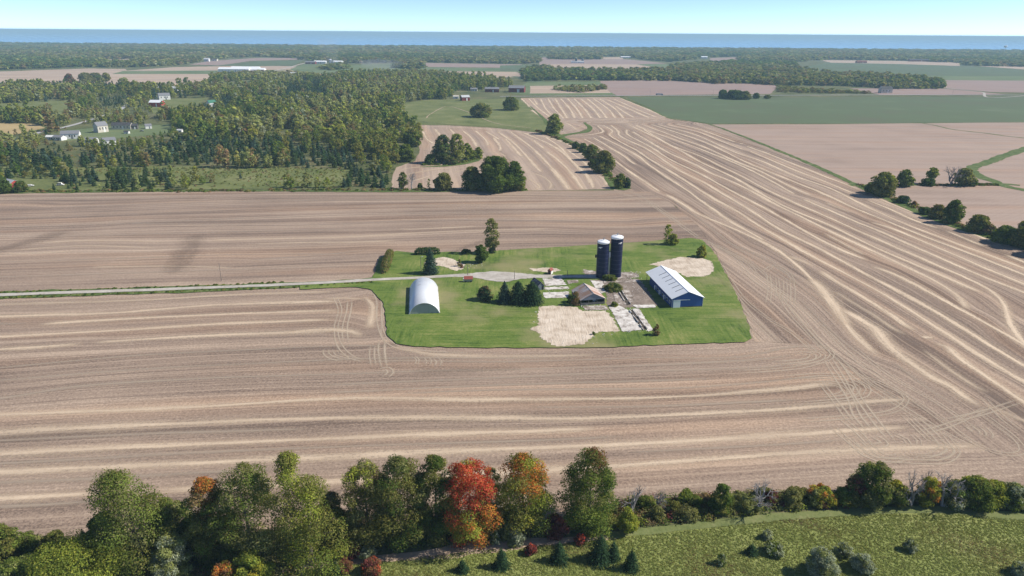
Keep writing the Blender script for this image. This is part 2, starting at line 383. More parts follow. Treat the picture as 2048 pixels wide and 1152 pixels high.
# ------------------------------------------------------------------ the big harvested fields, with their straw rows and wheel marks
def field(name, poly, z, mats, rows, cell=8.0, guide=None, seed=1, wmul=1.9):
    """rows: (pixel polyline, width m, material slot, strength). One object: soil sheet + the straw lying on it."""
    rg = np.random.default_rng(seed)
    G = [(np.array(GP(p)), w, mi, st) for p, w, mi, st in rows]
    gl = [np.array(GP(p)) for p in (guide or [])] or [g for g, w, mi, st in G if mi < 3]
    ax = np.zeros(2)
    for g in gl:
        d = g[-1]-g[0]; d = d if d[0] > 0 else -d; ax += d
    ax /= np.hypot(*ax); nx = np.array((-ax[1], ax[0]))
    Q, res = [], []
    for g in gl:
        if np.hypot(*(g[-1]-g[0])) < 25: continue
        q = spline(g, 8.0); a = q@nx; Q.append(q); res.append(a-a.mean())
    Q = np.concatenate(Q); res = np.concatenate(res)
    bm = bmesh.new()
    tri = tessellate_polygon([[Vector((x, y, 0)) for x, y in poly]])
    bv = [bm.verts.new((x, y, z)) for x, y in poly]
    for a, b, c in tri:
        pa, pb, pc = poly[a], poly[b], poly[c]
        cr = (pb[0]-pa[0])*(pc[1]-pa[1])-(pb[1]-pa[1])*(pc[0]-pa[0])
        if abs(cr) > 1e-6: bm.faces.new((bv[a], bv[b], bv[c]) if cr > 0 else (bv[a], bv[c], bv[b]))
    xs = [p[0] for p in poly]; ys = [p[1] for p in poly]
    for k, (lo, hi) in enumerate(((min(xs), max(xs)), (min(ys), max(ys)))):
        t = lo+cell
        while t < hi:
            co = (t, 0, 0) if k == 0 else (0, t, 0); no = (1, 0, 0) if k == 0 else (0, 1, 0)
            bmesh.ops.bisect_plane(bm, geom=bm.verts[:]+bm.edges[:]+bm.faces[:], plane_co=co, plane_no=no, dist=1e-4)
            t += cell
    bm.verts.ensure_lookup_table()
    V = np.array([v.co[:] for v in bm.verts]); bm.verts.index_update()
    F = [[v.index for v in f.verts] for f in bm.faces]; bm.free()
    P = V[:, :2]; dl = np.zeros(len(P))
    for i in range(0, len(P), 2000):
        d2 = ((P[i:i+2000, None, :]-Q[None])**2).sum(2)
        w = 1/(d2+60.0)**1.5
        dl[i:i+2000] = (w*res).sum(1)/w.sum(1)
    flow = np.stack((P@ax, P@nx-dl), 1)
    verts = [tuple(v) for v in V]; faces = F; fm = [0]*len(F)
    strip = [(0, 0)]*len(verts); inten = [0.0]*len(verts); flow = [tuple(f) for f in flow]
    for ri, (g, w, mi, st) in enumerate(G):
        q = spline(g, 3.0); n = len(q)
        if mi == 1 and n > 30:                                 # machine passes run smooth
            kr = np.exp(-.5*(np.arange(-10, 11)/4.0)**2); kr /= kr.sum()
            qp = np.concatenate((2*q[0]-q[10:0:-1], q, 2*q[-1]-q[-2:-12:-1]))
            q = np.stack((np.convolve(qp[:, 0], kr, 'valid'), np.convolve(qp[:, 1], kr, 'valid')), 1)
        d = np.gradient(q, axis=0); d /= np.maximum(1e-6, np.linalg.norm(d, axis=1))[:, None]
        nn = np.stack((-d[:, 1], d[:, 0]), 1)
        s = np.concatenate(([0], np.cumsum(np.linalg.norm(np.diff(q, axis=0), axis=1))))
        L = s[-1]; fade = np.clip(np.minimum(s, L-s)/min(8.0, L/4+.1), 0, 1)**0.6
        wav = 1+0.18*np.sin(s*0.05+ri)+np.convolve(rg.normal(0, .5, n+24), np.ones(25)/25, 'valid')
        off = np.convolve(rg.normal(0, 0.35, n+24), np.ones(25)/25, 'valid'); s0 = ri*173.0
        zz = z+0.02+0.0008*ri
        hump = (0.0, 0.05, 0.0) if mi == 1 else (0.0, 0.0, 0.0)
        base = len(verts)
        for k, (t, hz) in enumerate(zip((-1, 0, 1), hump)):
            e = q+nn*((t*w/2*wav*(wmul if mi == 1 else 1.25)+off))[:, None]
            verts += [(x, y, zz+hz) for x, y in e]
            strip += [(s0+a, (t+1)/2) for a in s]; inten += list(fade*st); flow += [(0, 0)]*n
        for k in range(2):
            faces += [(base+k*n+i, base+k*n+i+1, base+(k+1)*n+i+1, base+(k+1)*n+i) for i in range(n-1)]
            fm += [mi]*(n-1)
    me = bpy.data.meshes.new(name); me.from_pydata(verts, [], faces)
    for m in mats: me.materials.append(m)
    me.polygons.foreach_set('material_index', fm)
    li = np.zeros(len(me.loops), np.int32); me.loops.foreach_get('vertex_index', li)
    for nm, arr in (('flow', flow), ('strip', strip)):
        uv = me.uv_layers.new(name=nm); uv.data.foreach_set('uv', np.array(arr, np.float32)[li].ravel())
    at = me.attributes.new('inten', 'FLOAT', 'POINT'); at.data.foreach_set('value', np.array(inten, np.float32))
    # ribbons wind either way: point every face up
    me.update(); o = link(name, me); o['kind'] = 'structure'
    return o

S, PL, TR = 1, 2, 3
mats_f = [M['stub'], M['straw'], M['pale'], M['track'], M['damp']]
def rw(w, mi, st, *lines): return [(l, w, mi, st) for l in lines]
left_rows = (
 rw(3.6, S, 1.0,
  [(-120,638),(0,633),(250,626),(375,613),(550,606),(683,603)], [(75,649),(290,636),(500,627),(683,621)],
  [(-120,680),(0,674),(208,663),(292,658),(417,649),(667,640)], [(-100,705),(0,699),(90,694),(170,687)],
  [(183,686),(358,674),(500,668),(667,663)],
  [(-120,834),(0,830),(208,822),(375,815),(542,805),(640,798),(801,794),(850,800),(1059,799),(1300,797),(1517,783),(1682,766)],
  [(-120,872),(0,866),(83,859),(233,853),(458,843),(640,837),(962,835),(1123,839),(1300,833),(1517,822),(1669,813),(1778,793),(1825,800)],
  [(-130,915),(0,908),(239,896),(640,879),(866,869),(1059,864),(1200,858)],
  [(-130,951),(0,945),(239,933),(444,925),(617,915),(737,910),(942,901),(1060,897),(1300,887),(1560,871),(1821,854)],
  [(-100,1004),(0,998),(120,992),(212,986)], [(300,983),(386,978),(700,962),(900,952),(1078,942),(1300,928),(1556,909),(1775,897),(1976,893)],
  [(724,592),(743,608),(745,630),(738,660)], [(560,668),(640,660),(704,664),(724,676)])
 + rw(3.0, S, .75,
  [(-120,612),(0,609),(290,601),(460,590),(667,584)], [(75,486),(188,481),(333,484)], [(33,500),(167,492),(308,496)],
  [(417,480),(560,477),(700,474),(804,468),(960,461),(1100,458)], [(500,489),(600,486),(700,485),(796,482)],
  [(799,456),(817,459),(960,453)], [(780,692),(833,703),(868,710),(1000,713),(1200,711)], [(0,509),(60,507),(150,503)],
  [(180,535),(330,533),(470,536)], [(640,598),(690,597),(735,600)])
 + rw(2.4, PL, .9,
  [(-120,742),(0,736),(250,713),(450,702),(687,692),(781,694)], [(-120,768),(0,761),(292,738),(500,728),(700,719),(868,716),(1100,717)],
  [(-120,804),(0,797),(167,772),(417,757),(700,748),(886,741),(1000,740),(1300,731),(1417,725),(1515,719),(1591,710)],
  [(728,726),(798,722),(886,723),(1000,724),(1200,719),(1300,715),(1417,717),(1495,712),(1573,696),(1612,694),(1648,706)],
  [(640,786),(745,782),(851,777),(1000,771),(1300,762),(1437,757)], [(640,771),(800,764),(1000,756),(1300,743),(1437,739),(1534,735),(1593,727)],
  [(798,788),(1000,780),(1300,778),(1437,772),(1573,760),(1661,749)],
  [(-100,890),(0,882),(300,868),(620,858)], [(-100,930),(60,925),(350,908),(700,893),(1000,884),(1250,874)], [(-50,968),(150,960),(400,946),(560,938)],
  [(-50,1016),(100,1010),(200,1003)], [(-50,650),(30,648),(60,646)], [(1060,815),(1300,813),(1600,800)], [(1250,906),(1500,893),(1700,880)],
  [(-100,440),(200,430),(520,418),(800,412),(1200,405)], [(-100,455),(100,452),(420,440),(760,428),(1100,424),(1280,425)],
  [(100,415),(450,404),(900,398)], [(250,447),(600,450),(900,440),(1250,443)], [(-100,527),(200,519),(450,510),(700,508)],
  [(-60,556),(200,548),(450,540),(700,532)], [(0,398),(500,391),(1000,390),(1200,394)], [(500,520),(620,512),(740,500)],
  [(-100,640),(-10,645),(22,650)], [(-100,475),(200,470),(700,458)])
 + rw(2.6, TR, .9,
  [(668,590),(680,620),(672,655),(678,690),(702,715),(728,722)], [(700,600),(697,624),(690,655),(692,689)], [(752,585),(768,606),(771,640),(768,668),(790,692),(850,704),(950,708)],
  [(742,576),(757,600),(760,650),(775,690)], [(746,690),(744,710),(748,735)], [(765,680),(763,700),(769,738)], [(655,697),(652,705),(662,715),(690,722)],
  [(670,698),(676,710),(710,718),(730,724)], [(826,712),(836,720),(832,732)], [(848,714),(858,722),(854,732)], [(870,716),(878,724),(874,734)],
  [(757,742),(775,738),(781,746),(768,756)], [(1226,380),(1300,410),(1345,440),(1400,478)], [(1245,376),(1290,398),(1330,425),(1375,452)],
  [(1626,690),(1660,700),(1662,716),(1630,728),(1580,738),(1476,745)], [(1600,700),(1640,705),(1645,716),(1620,725),(1573,731)],
  [(1580,705),(1618,708),(1625,715),(1605,722),(1540,727)],
  [(1560,756),(1648,750),(1697,756),(1732,772),(1734,786),(1712,797),(1600,808)], [(1600,762),(1660,760),(1708,770),(1712,784),(1690,794),(1640,800)],
  [(1630,770),(1670,770),(1690,780),(1680,790),(1640,795)], [(1700,745),(1760,766),(1806,790),(1810,805),(1785,823),(1726,833),(1600,842)],
  [(1648,715),(1671,751),(1700,797),(1712,830),(1745,870)], [(1665,712),(1691,750),(1720,800),(1757,850),(1790,890)], [(1712,868),(1757,907),(1785,915),(1820,909)],
  [(1693,870),(1730,910),(1780,922),(1830,912)], [(1820,827),(1853,855),(1882,886),(1882,900),(1853,913),(1805,905)], [(1800,825),(1834,857),(1868,890)],
  [(1882,862),(1908,892),(1914,907),(1892,923),(1843,925),(1765,919),(1732,905)], [(1850,870),(1895,893),(1900,907),(1870,918),(1820,914)],
  [(1740,870),(1764,882),(1766,890),(1740,892)], [(1680,835),(1720,868),(1750,900)], [(1660,850),(1700,885),(1740,915)], [(1780,866),(1812,880),(1818,893)],
  [(1820,866),(1838,882),(1836,893)], [(1640,765),(1680,815),(1705,850)]))
right_rows = (
 rw(3.3, S, 1.0,
  [(1330,388),(1360,404),(1384,421),(1405,435),(1441,444),(1462,457),(1495,470),(1525,484),(1560,503),(1593,529),(1620,556),(1652,589),(1677,625),(1695,655),(1712,680),(1732,698),(1759,715)],
  [(1198,272),(1237,291),(1276,312),(1295,328),(1334,355),(1373,380),(1405,404),(1433,423),(1456,441),(1476,453),(1503,466),(1530,483)],
  [(1186,275),(1213,291),(1248,312),(1262,324),(1272,330)], [(1166,277),(1198,294),(1233,324),(1256,341),(1276,355),(1295,367),(1321,385)],
  [(1205,250),(1227,263),(1217,269),(1246,287),(1276,302),(1295,316),(1334,339),(1373,363),(1412,388),(1442,406),(1476,423),(1515,451),(1554,472),(1593,496),(1632,517),(1671,537),(1700,553),(1726,566),(1765,586),(1800,608),(1834,630),(1882,661),(1921,686),(1961,712),(2000,737),(2048,764),(2160,828)],
  [(1221,250),(1239,265),(1235,269),(1256,281),(1286,294),(1315,312),(1344,332),(1373,349),(1412,367),(1432,380),(1466,400),(1501,421),(1534,443),(1560,461),(1593,476),(1648,502),(1687,525),(1726,546),(1765,566),(1804,587),(1847,610),(1892,635),(1931,661),(1980,692),(2048,733),(2160,795)],
  [(1250,259),(1256,259),(1252,267),(1276,281),(1305,296),(1334,316),(1373,335),(1400,347),(1439,369),(1478,390),(1517,410),(1556,431),(1612,464),(1648,484),(1687,503),(1736,522)],
  [(1740,533),(1765,535),(1794,550),(1834,572),(1873,593),(1921,621),(1970,645),(2000,663),(2048,690),(2120,735)],
  [(1264,263),(1295,281),(1334,304),(1364,318),(1400,334),(1420,347),(1449,357),(1488,375),(1517,390),(1556,412),(1595,430),(1648,457),(1687,476),(1726,494),(1765,511),(1804,531),(1843,548),(1882,568),(1912,586),(1931,607),(1937,621)],
  [(1286,258),(1334,287),(1373,308),(1400,324),(1459,351),(1498,373),(1537,396),(1576,416),(1615,433),(1648,445),(1687,464),(1726,484),(1765,502),(1804,519),(1843,535),(1882,550),(1921,568),(1966,588)],
  [(1256,249),(1305,272),(1344,292),(1400,312),(1439,332),(1478,350),(1517,371),(1556,391),(1612,416),(1648,431),(1687,449),(1726,466),(1765,484),(1804,500),(1843,517),(1882,535),(1921,550),(1960,568),(1990,582),(2009,599),(2013,630),(2029,667),(2048,690),(2100,735)],
  [(1348,248),(1393,257),(1439,273),(1472,285)], [(1478,286),(1488,289)], [(1492,292),(1537,308),(1576,324),(1615,339),(1654,355),(1693,369),(1720,380)],
  [(1332,249),(1373,259),(1400,265),(1439,281),(1488,300)], [(1498,302),(1546,322),(1595,343),(1634,357),(1673,373),(1709,388)],
  [(1315,249),(1344,257),(1373,264),(1400,273),(1439,291),(1478,308),(1517,320),(1556,337),(1595,355),(1634,367),(1664,378),(1703,398),(1746,420),(1785,437),(1824,455),(1863,468),(1902,484),(1941,498),(1980,511),(2048,537),(2160,582)],
  [(1301,249),(1334,259),(1400,281),(1439,298),(1478,318),(1517,335),(1556,351),(1595,367),(1634,382),(1673,400),(1716,420),(1765,439),(1804,455),(1843,472),(1882,486),(1921,500),(1960,515),(2000,531),(2048,550),(2160,598)],
  [(1286,250),(1325,264),(1364,279),(1400,291),(1439,308),(1478,326),(1517,341),(1556,361),(1595,380),(1625,392)],
  [(1738,444),(1765,447),(1804,466),(1843,482),(1882,498),(1921,515),(1960,533),(2000,550),(2048,568),(2160,616)],
  [(1270,250),(1295,261),(1328,272),(1364,285),(1400,298),(1459,322),(1498,339),(1537,359),(1591,390)],
  [(1605,398),(1654,419),(1687,433),(1732,453),(1765,464),(1804,484),(1843,500),(1882,517),(1921,535),(1960,552),(2000,568),(2048,584),(2160,634)],
  [(1755,396),(1800,415),(1843,431)], [(1734,400),(1785,421),(1824,439),(1863,453),(1880,458)], [(1892,462),(1931,478),(1970,494)], [(1921,464),(1941,466),(1970,478),(2009,494)],
  [(2009,509),(2048,525),(2130,558)], [(1638,541),(1677,566),(1716,589),(1750,610),(1785,633),(1814,653),(1832,663)],
  [(1863,688),(1892,694),(1921,719),(1960,745),(2000,772),(2048,805),(2160,880)], [(1843,677),(1856,675),(1869,678)], [(1125,271),(1150,273),(1175,270),(1207,265),(1194,251)])
 + rw(5.0, S, 1.0, [(1677,616),(1707,631),(1742,653),(1757,667),(1775,688),(1804,712),(1834,735),(1863,755),(1902,774),(1931,796),(1970,819)],
  [(1620,556),(1652,589),(1677,622),(1695,652)])
 + rw(3.0, S, .65, [(1573,511),(1605,523),(1632,535)], [(1648,404),(1677,416),(1707,427)], [(1668,582),(1712,610),(1746,630),(1785,657),(1814,672)], [(1843,698),(1873,721),(1912,749),(1951,774),(1980,788)],
  [(1648,467),(1690,490),(1730,512)], [(1990,815),(2030,836),(2100,860)], [(1405,435),(1420,438),(1400,428)], [(1100,268),(1140,262),(1180,248)],
  [(1337,239),(1302,243),(1186,246),(1150,247)])
 + rw(2.4, TR, .8, [(1386,472),(1437,494),(1476,521),(1495,548),(1525,572),(1564,595),(1593,625),(1632,674),(1671,712),(1720,760),(1780,800),(1892,868),(1960,905)],
  [(1398,478),(1456,504),(1495,527),(1521,556),(1573,591),(1612,625),(1661,670),(1700,710),(1760,755),(1840,810),(1941,882),(1990,905),(2030,910),(2046,901),(2031,878),(1980,839),(1953,820)],
  [(1412,500),(1440,530),(1460,560),(1490,600),(1540,640),(1583,665),(1642,715)], [(1420,520),(1450,570),(1480,620),(1505,665),(1520,690)],
  [(1430,490),(1480,512),(1520,540),(1550,575),(1577,620),(1612,659),(1661,712)], [(1440,540),(1470,590),(1510,640),(1560,690)],
  [(1537,546),(1540,580),(1536,609)], [(1553,552),(1556,580),(1553,600)], [(1569,556),(1571,580),(1568,606)], [(1583,555),(1586,585),(1584,612)], [(1526,546),(1548,532),(1575,545),(1590,570)],
  [(1700,690),(1750,730),(1800,765),(1880,810),(1960,865)], [(1690,720),(1750,770),(1800,792)], [(1980,815),(1900,850),(1830,870)], [(2048,800),(1960,828),(1880,845)],
  [(1960,790),(2010,840),(2048,870)], [(1930,850),(1950,862),(1948,868)], [(1960,850),(1980,868),(1975,878)])
 + rw(2.0, PL, .8, [(1345,400),(1400,440),(1440,470),(1480,500),(1530,530),(1590,570)], [(1440,480),(1500,505),(1560,540),(1620,590),(1670,640)], [(1470,490),(1540,520),(1600,560)],
  [(1700,745),(1800,800),(1850,822)], [(1780,720),(1860,780),(1920,815)], [(1600,600),(1660,660),(1720,712)]))
Z1 = 0.10
div = [(1228,381),(1300,384),(1345,408),(1395,450),(1415,480),(1432,505),(1470,580),(1500,655),(1508,684),(1560,686),(1640,690),(1690,735),(1760,775),(1830,822),(1900,868),(1980,905),(2060,935),(2200,985)]
pl = [(-260,389),(0,385),(400,381),(800,382),(1050,382)]+div+[(2200,1000),(1900,985),(1690,985),(1500,990),(1250,1000),(1100,1040),(700,1058),(400,1072),(190,1076),(0,1086),(-260,1110)]
pr = [(1228,381),(1214,345),(1190,318),(1160,292),(1124,275),(1150,268),(1176,262),(1165,247),(1150,242),(1337,236),(1420,249),(1580,311),(1715,370),(1790,404),(1885,444),(2048,496),(2330,590),(2330,985),(2200,985)]+div[-2::-1][:-1]
field('stubble_field', rough_poly(GP(pl), 9, .25, 1), Z1, mats_f, [(l, w, mi, st*(.85 if mi == 1 else 1)) for l, w, mi, st in left_rows]+rw(16, 4, 1.0, [(398,468),(381,491),(352,538),(340,550)], [(135,462),(105,471),(35,491),(-40,512)])+rw(9, 4, .8, [(880,515),(1000,470)], [(820,745),(1050,735)]), wmul=1.85)
field('stubble_field', rough_poly(GP(pr), 9, .25, 2), Z1, [M['stub_right'], M['straw'], M['pale'], M['track']], right_rows, wmul=2.1)
back_rows = (rw(4.2, S, .95, [(987,275),(1001,294),(999,303)], [(950,261),(971,279),(977,292)], [(925,261),(942,275),(954,294)], [(1010,277),(1026,294),(1044,314)],
  [(995,263),(1024,283),(1044,302),(1063,324),(1083,345)], [(1020,263),(1053,287),(1073,304),(1096,328),(1116,349),(1137,376)], [(1066,280),(1089,298)],
  [(1092,302),(1118,322),(1141,345),(1167,380)], [(1048,266),(1092,285),(1122,302),(1147,326),(1171,347),(1180,368)], [(1090,274),(1120,294),(1149,328),(1178,355),(1186,378)],
  [(1100,335),(1125,363),(1139,381)], [(1196,351),(1211,362),(1213,372)], [(900,258),(915,275),(930,298)], [(870,258),(880,272),(884,290)], [(845,262),(855,280),(870,288)],
  [(807,258),(839,253),(936,256),(1014,262),(1083,272),(1132,287),(1171,314),(1195,335)], [(1135,300),(1160,318),(1180,335)], [(970,262),(1000,280)])
 + rw(3.6, S, .7, [(792,343),(819,335),(897,331),(966,317)], [(829,346),(878,338),(936,336)], [(825,363),(862,351)], [(960,302),(995,306),(1014,314)], [(1053,347),(1079,351),(1100,365),(1100,380)],
  [(1053,355),(1079,373),(1066,381)], [(800,352),(850,342)], [(905,345),(945,338)])
 + rw(3.0, PL, .8, [(800,379),(900,376),(1050,379)], [(845,300),(870,306)], [(1000,300),(1030,330),(1050,345)], [(1060,340),(1090,355),(1110,378)]))
mats_b = [M['stub_back'], M['straw'], M['pale'], M['track']]
field('stubble_field', rough_poly(GP([(798,262),(812,254),(838,250),(900,251),(990,256),(1080,266),(1118,278),(1150,292),(1180,318),(1206,345),(1222,378),(1120,381),(1050,381),(800,381),(783,374),(786,350),(792,335),(830,322),(840,300),(835,280)]), 9, .4, 3), Z1-.02, mats_b, back_rows, cell=12,
  guide=[b[0] for b in back_rows[:15]])
strip_rows = (rw(5.0, S, 1.0, [(1043,197),(1052,206),(1062,215)], [(1063,220),(1080,232),(1093,243)], [(1057,197),(1075,215),(1101,235)], [(1067,197),(1075,210)], [(1081,197),(1091,217),(1103,230)],
  [(1096,197),(1108,217),(1116,225),(1128,238)], [(1110,197),(1123,218),(1135,237)], [(1121,197),(1140,218),(1150,237)], [(1135,197),(1153,217),(1166,237)], [(1148,197),(1169,218),(1183,237)],
  [(1161,197),(1186,218),(1201,237)], [(1174,197),(1199,218),(1214,237)], [(1186,197),(1216,218),(1231,237)], [(1199,197),(1229,217),(1248,237)], [(1216,200),(1269,223),(1299,236)],
  [(1231,212),(1250,225),(1269,236)], [(1228,198),(1269,217),(1314,235)], [(1241,197),(1286,215),(1332,235)]) + rw(4.0, S, .9, [(1120,244),(1186,240),(1302,238),(1332,236)], [(1128,245),(1140,250),(1153,259)]))
field('stubble_field', GP([(1041,196),(1100,195),(1238,194),(1336,236),(1165,243),(1172,258),(1158,264),(1122,270),(1108,262)]), Z1-.04, mats_b, strip_rows, cell=16)

# ------------------------------------------------------------------ ground, lake, far fields, lanes
W_ = 130000.0
sheet('ground', [(-9000, -400), (9000, -400), (14000, 7000), (-14000, 5350)] if False else [(-12000, -500), (12000, -500), gp(4200, 117), gp(2048, 101.5), gp(1024, 94), gp(0, 86.5), gp(-2200, 70.5)], 0.0, M['rough'])
mw, nt, b = newmat('lake_water'); b.inputs['Roughness'].default_value = 0.14; b.inputs['Specular IOR Level'].default_value = 0.5
lw = noise(nt, objco(nt), 1.0, 3, 0.6, sc3=(0.00012, 0.0009, 1))
nt.links.new(mixc(nt, lw, (.035, .30, .72), (.05, .34, .80)), b.inputs['Base Color'])
sheet('lake_water', [(-W_, 3000), (W_, 3000), (W_, W_), (-W_, W_)], -3.0, mw)
def far(name, px, mat, z, seed=0, amp=1.0): return sheet(name, rough_poly(GP(px), 40, amp, seed), z, M[mat])
far('far_field', [(-260,147),(0,143),(177,137),(251,138),(254,141),(354,134),(512,131),(640,134),(700,150),(640,158),(440,158),(398,173),(251,169),(118,168),(0,174),(-260,180)], 'tanf', .05, 1)
far('far_field', [(224,148),(245,142),(437,141),(600,139),(428,148)], 'palegreen', .12, 2)
far('far_field', [(378,129),(419,122),(512,116),(600,116),(609,119),(500,122),(440,131)], 'pink2', .14, 3)
far('far_field', [(435,131),(512,123),(609,120),(588,131),(500,133)], 'greenf', .16, 4)
far('far_field', [(580,138),(612,127),(700,130),(800,127),(851,127),(851,134),(1043,137),(1043,144),(795,141),(715,147),(600,150)], 'palegreen', .10, 5)
far('far_field', [(560,150),(612,148),(715,146),(795,142),(1043,144),(1043,154),(960,156),(866,152),(718,153),(633,158)], 'tanf', .18, 6)
far('far_field', [(851,126),(1043,129),(1043,136),(851,134)], 'pink2', .20, 7)
far('far_field', [(1000,131),(1080,129),(1079,134),(1043,143),(1000,142)], 'greenf', .22, 8)
far('far_field', [(1079,127),(1270,127),(1345,140),(1200,143),(1079,137)], 'tanf', .24, 9)
far('far_field', [(1076,115),(1200,114),(1289,122),(1335,127),(1270,129),(1079,128)], 'pink2', .26, 10)
far('far_field', [(1200,114.5),(1246,114),(1246,118.5),(1200,118.5)], 'tanf', .30, 11)
far('far_field', [(1273,129),(1332,128),(1357,133),(1400,140),(1345,141)], 'palegreen', .32, 12)
far('far_field', [(1420,116),(1476,114.5),(1480,122),(1440,127),(1420,124)], 'pink2', .28, 13)
far('far_field', [(1590,138),(1662,124),(1919,130),(2420,139),(2420,164),(1844,160),(1662,150)], 'greenf', .08, 14)
far('far_field', [(1700,147),(1844,152),(2420,153),(2420,164),(1844,160)], 'palegreen', .13, 15)
far('far_field', [(1640,120),(1797,122),(1919,125),(1920,132),(1797,128),(1662,125.5)], 'tanf', .15, 16)
far('far_field', [(1940,131),(2420,129),(2420,140),(2048,139)], 'tanf', .17, 17)
far('far_field', [(1884,160),(2420,163),(2420,191),(1981,184),(1884,176)], 'pink2', .11, 18)
far('far_field', [(1700,177),(1884,177),(2012,189),(1760,190)], 'pink2', .21, 19)
far('far_field', [(1201,162),(1300,160),(1450,165),(1550,170),(1556,175),(1540,188),(1232,191),(1205,176)], 'pink2', .09, 20)
far('far_field', [(1020,152),(1080,155),(1090,163),(1060,166)], 'greenf', .19, 21)
far('far_field', [(1055,164),(1200,163),(1215,176),(1230,190),(1050,190),(1020,186)], 'palegreen', .07, 22)
far('far_field', [(1060,172),(1200,170),(1222,186),(1060,187)], 'tanf', .14, 23)
far('far_field', [(1252,194),(1430,195),(2048,193),(2420,195),(2420,241),(2048,244),(1700,247),(1420,247),(1338,236)], 'greenf', .06, 24)
far('far_field', [(1422,249),(1700,248),(2048,245),(2420,242),(2420,612),(2330,588),(2048,494),(1885,442),(1790,402),(1716,368),(1580,309)], 'pink', .05, 25)
far('pasture', [(806,207),(850,200),(940,199),(1040,197),(1104,256),(1116,276),(1082,265),(990,255),(900,250),(838,249),(815,250)], 'pasture', .06, 26)
far('pasture', [(-260,336),(0,334),(240,332),(400,333),(560,335),(700,340),(700,372),(560,377),(300,380),(-260,384)], 'pasture', .05, 27)
far('pasture', [(-260,208),(25,205),(150,199),(162,215),(155,231),(20,233),(-260,236)], 'pasture', .05, 28)
far('pasture', [(118,262),(230,252),(340,249),(347,258),(330,268),(230,277),(120,282)], 'palegreen', .05, 29)
far('pasture', [(300,205),(325,199),(420,196),(380,215),(310,228),(296,222)], 'pasture', .05, 30)
far('far_field', [(-260,247),(40,246),(70,248),(90,256),(60,262),(30,270),(-260,278)], 'golden', .07, 31)
far('far_field', [(90,193),(200,187),(300,186),(200,194)], 'rough', .07, 32)
far('far_field', [(-60,109),(10,109),(14,117),(-60,118)], 'golden', .27, 33)
far('far_field', [(203,119),(276,118),(278,124.5),(203,125)], 'tanf', .29, 34)
far('far_field', [(520,103),(610,102.5),(640,105.5),(520,106)], 'palegreen', .31, 35)
far('far_field', [(1300,104),(1400,104),(1420,106.5),(1290,106.5)], 'palegreen', .33, 36)
far('far_field', [(1640,110.5),(1760,110),(1790,113.5),(1650,114)], 'tanf', .35, 37)
far('far_field', [(860,107),(960,107),(970,109.5),(850,110)], 'tanf', .37, 38)
far('far_field', [(100,100),(170,99),(180,102.5),(95,103)], 'palegreen', .39, 39)
# ditches and grass margins in the bare fields
strip_path('ditch_verge', GP([(1835,245),(1870,251),(1906,259),(1975,267),(2048,276),(2420,312)]), [3, 4, 5, 5], .14, M['verge'], 1, .5)
strip_path('ditch_verge', GP([(2420,190),(2250,235),(2048,299),(1969,327),(1943,336),(1953,349),(1985,362),(2048,380),(2420,440)]), [10, 10, 12, 11, 9], .16, M['verge'], 2, .8)
strip_path('ditch_verge', GP([(1700,371),(1800,370),(1900,369),(2000,368),(2040,371)]), [6, 5, 6, 5], .18, M['verge'], 3, .6)
strip_path('ditch_verge', GP([(1238,193),(1290,212),(1340,237),(1420,249),(1580,311),(1715,371),(1790,404),(1885,444),(2048,496),(2330,590)]), [4, 3, 3, 3, 5, 6, 8, 8], .20, M['verge'], 4, .5)
strip_path('ditch_verge', GP([(1060,212),(1085,235),(1108,262),(1118,272),(1155,292),(1190,320),(1212,345),(1232,378),(1258,376)]), [2, 3, 6, 9, 8, 7, 8, 6], .22, M['verge'], 5, .5)
strip_path('ditch_verge', GP([(1168,245),(1180,256),(1172,264),(1150,267),(1120,272)]), [4, 6, 8, 10], .24, M['verge'], 6, .5)
strip_path('ditch_verge', GP([(-260,391),(0,387),(400,382),(800,383),(900,382),(1055,380)]), [5, 5, 6, 8], .26, M['verge'], 7, .6)
strip_path('ditch_verge', GP([(840,334),(900,331),(950,322),(960,312)]), [3, 9, 8, 2], .25, M['verge'], 8, .6)
strip_path('road', GP([(1000,193),(1240,191.5),(1500,191),(1760,190),(2048,190.5),(2420,194)]), [7], .34, M['asphalt'], 8, 0)
strip_path('road', GP([(2420,150),(2048,192),(1960,184),(1882,175)]), [8, 5, 5], .36, M['gravel'], 9, .2)
strip_path('road', GP([(500,196),(420,177),(333,186),(319,194),(295,199),(257,210),(225,226),(140,252),(90,262),(0,288),(-200,330)]), [7], .30, M['asphalt'], 10, .1)
strip_path('road', GP([(540,143),(566,138),(611,126),(640,122)]), [9], .32, M['gravel'], 11, .2)
strip_path('path', GP([(1062,256),(990,246),(930,222),(893,213),(860,229),(853,236)]), [1.5], .16, M['dirt'], 12, .2)
strip_path('path', GP([(820,240),(900,249),(1000,254),(1083,262)]), [1.6], .17, M['rough'], 13, .3)

# ------------------------------------------------------------------ farmyard
ZL = .45
lawn = [(600,573),(700,562),(745,556),(750,548),(758,518),(793,503),(826,507),(850,506),(985,504),(1000,502),(1150,493),(1200,490),(1255,487),(1330,481),(1380,477),(1405,481),(1428,505),(1440,525),(1470,585),(1498,652),(1503,678),(1490,686),(1350,690),(1200,697),(1080,697),(960,697),(830,695),(792,689),(774,672),(772,645),(768,608),(745,582),(715,575),(600,580)]
sheet('lawn', rough_poly(GP(lawn), 3.0, .28, 41), ZL, M['lawn'])
strip_path('grass_verge', GP([(-300,605),(0,592),(200,585),(417,578),(625,569),(760,562)]), [9.5, 10, 9.5, 10, 8, 7], ZL-.1, M['verge'], 14, .5)
strip_path('driveway', GP([(-300,603),(0,591.5),(200,584.5),(417,577),(625,568),(760,560.5),(870,555),(930,551)]), [3.6], ZL+.06, M['gravel'], 15, .15)
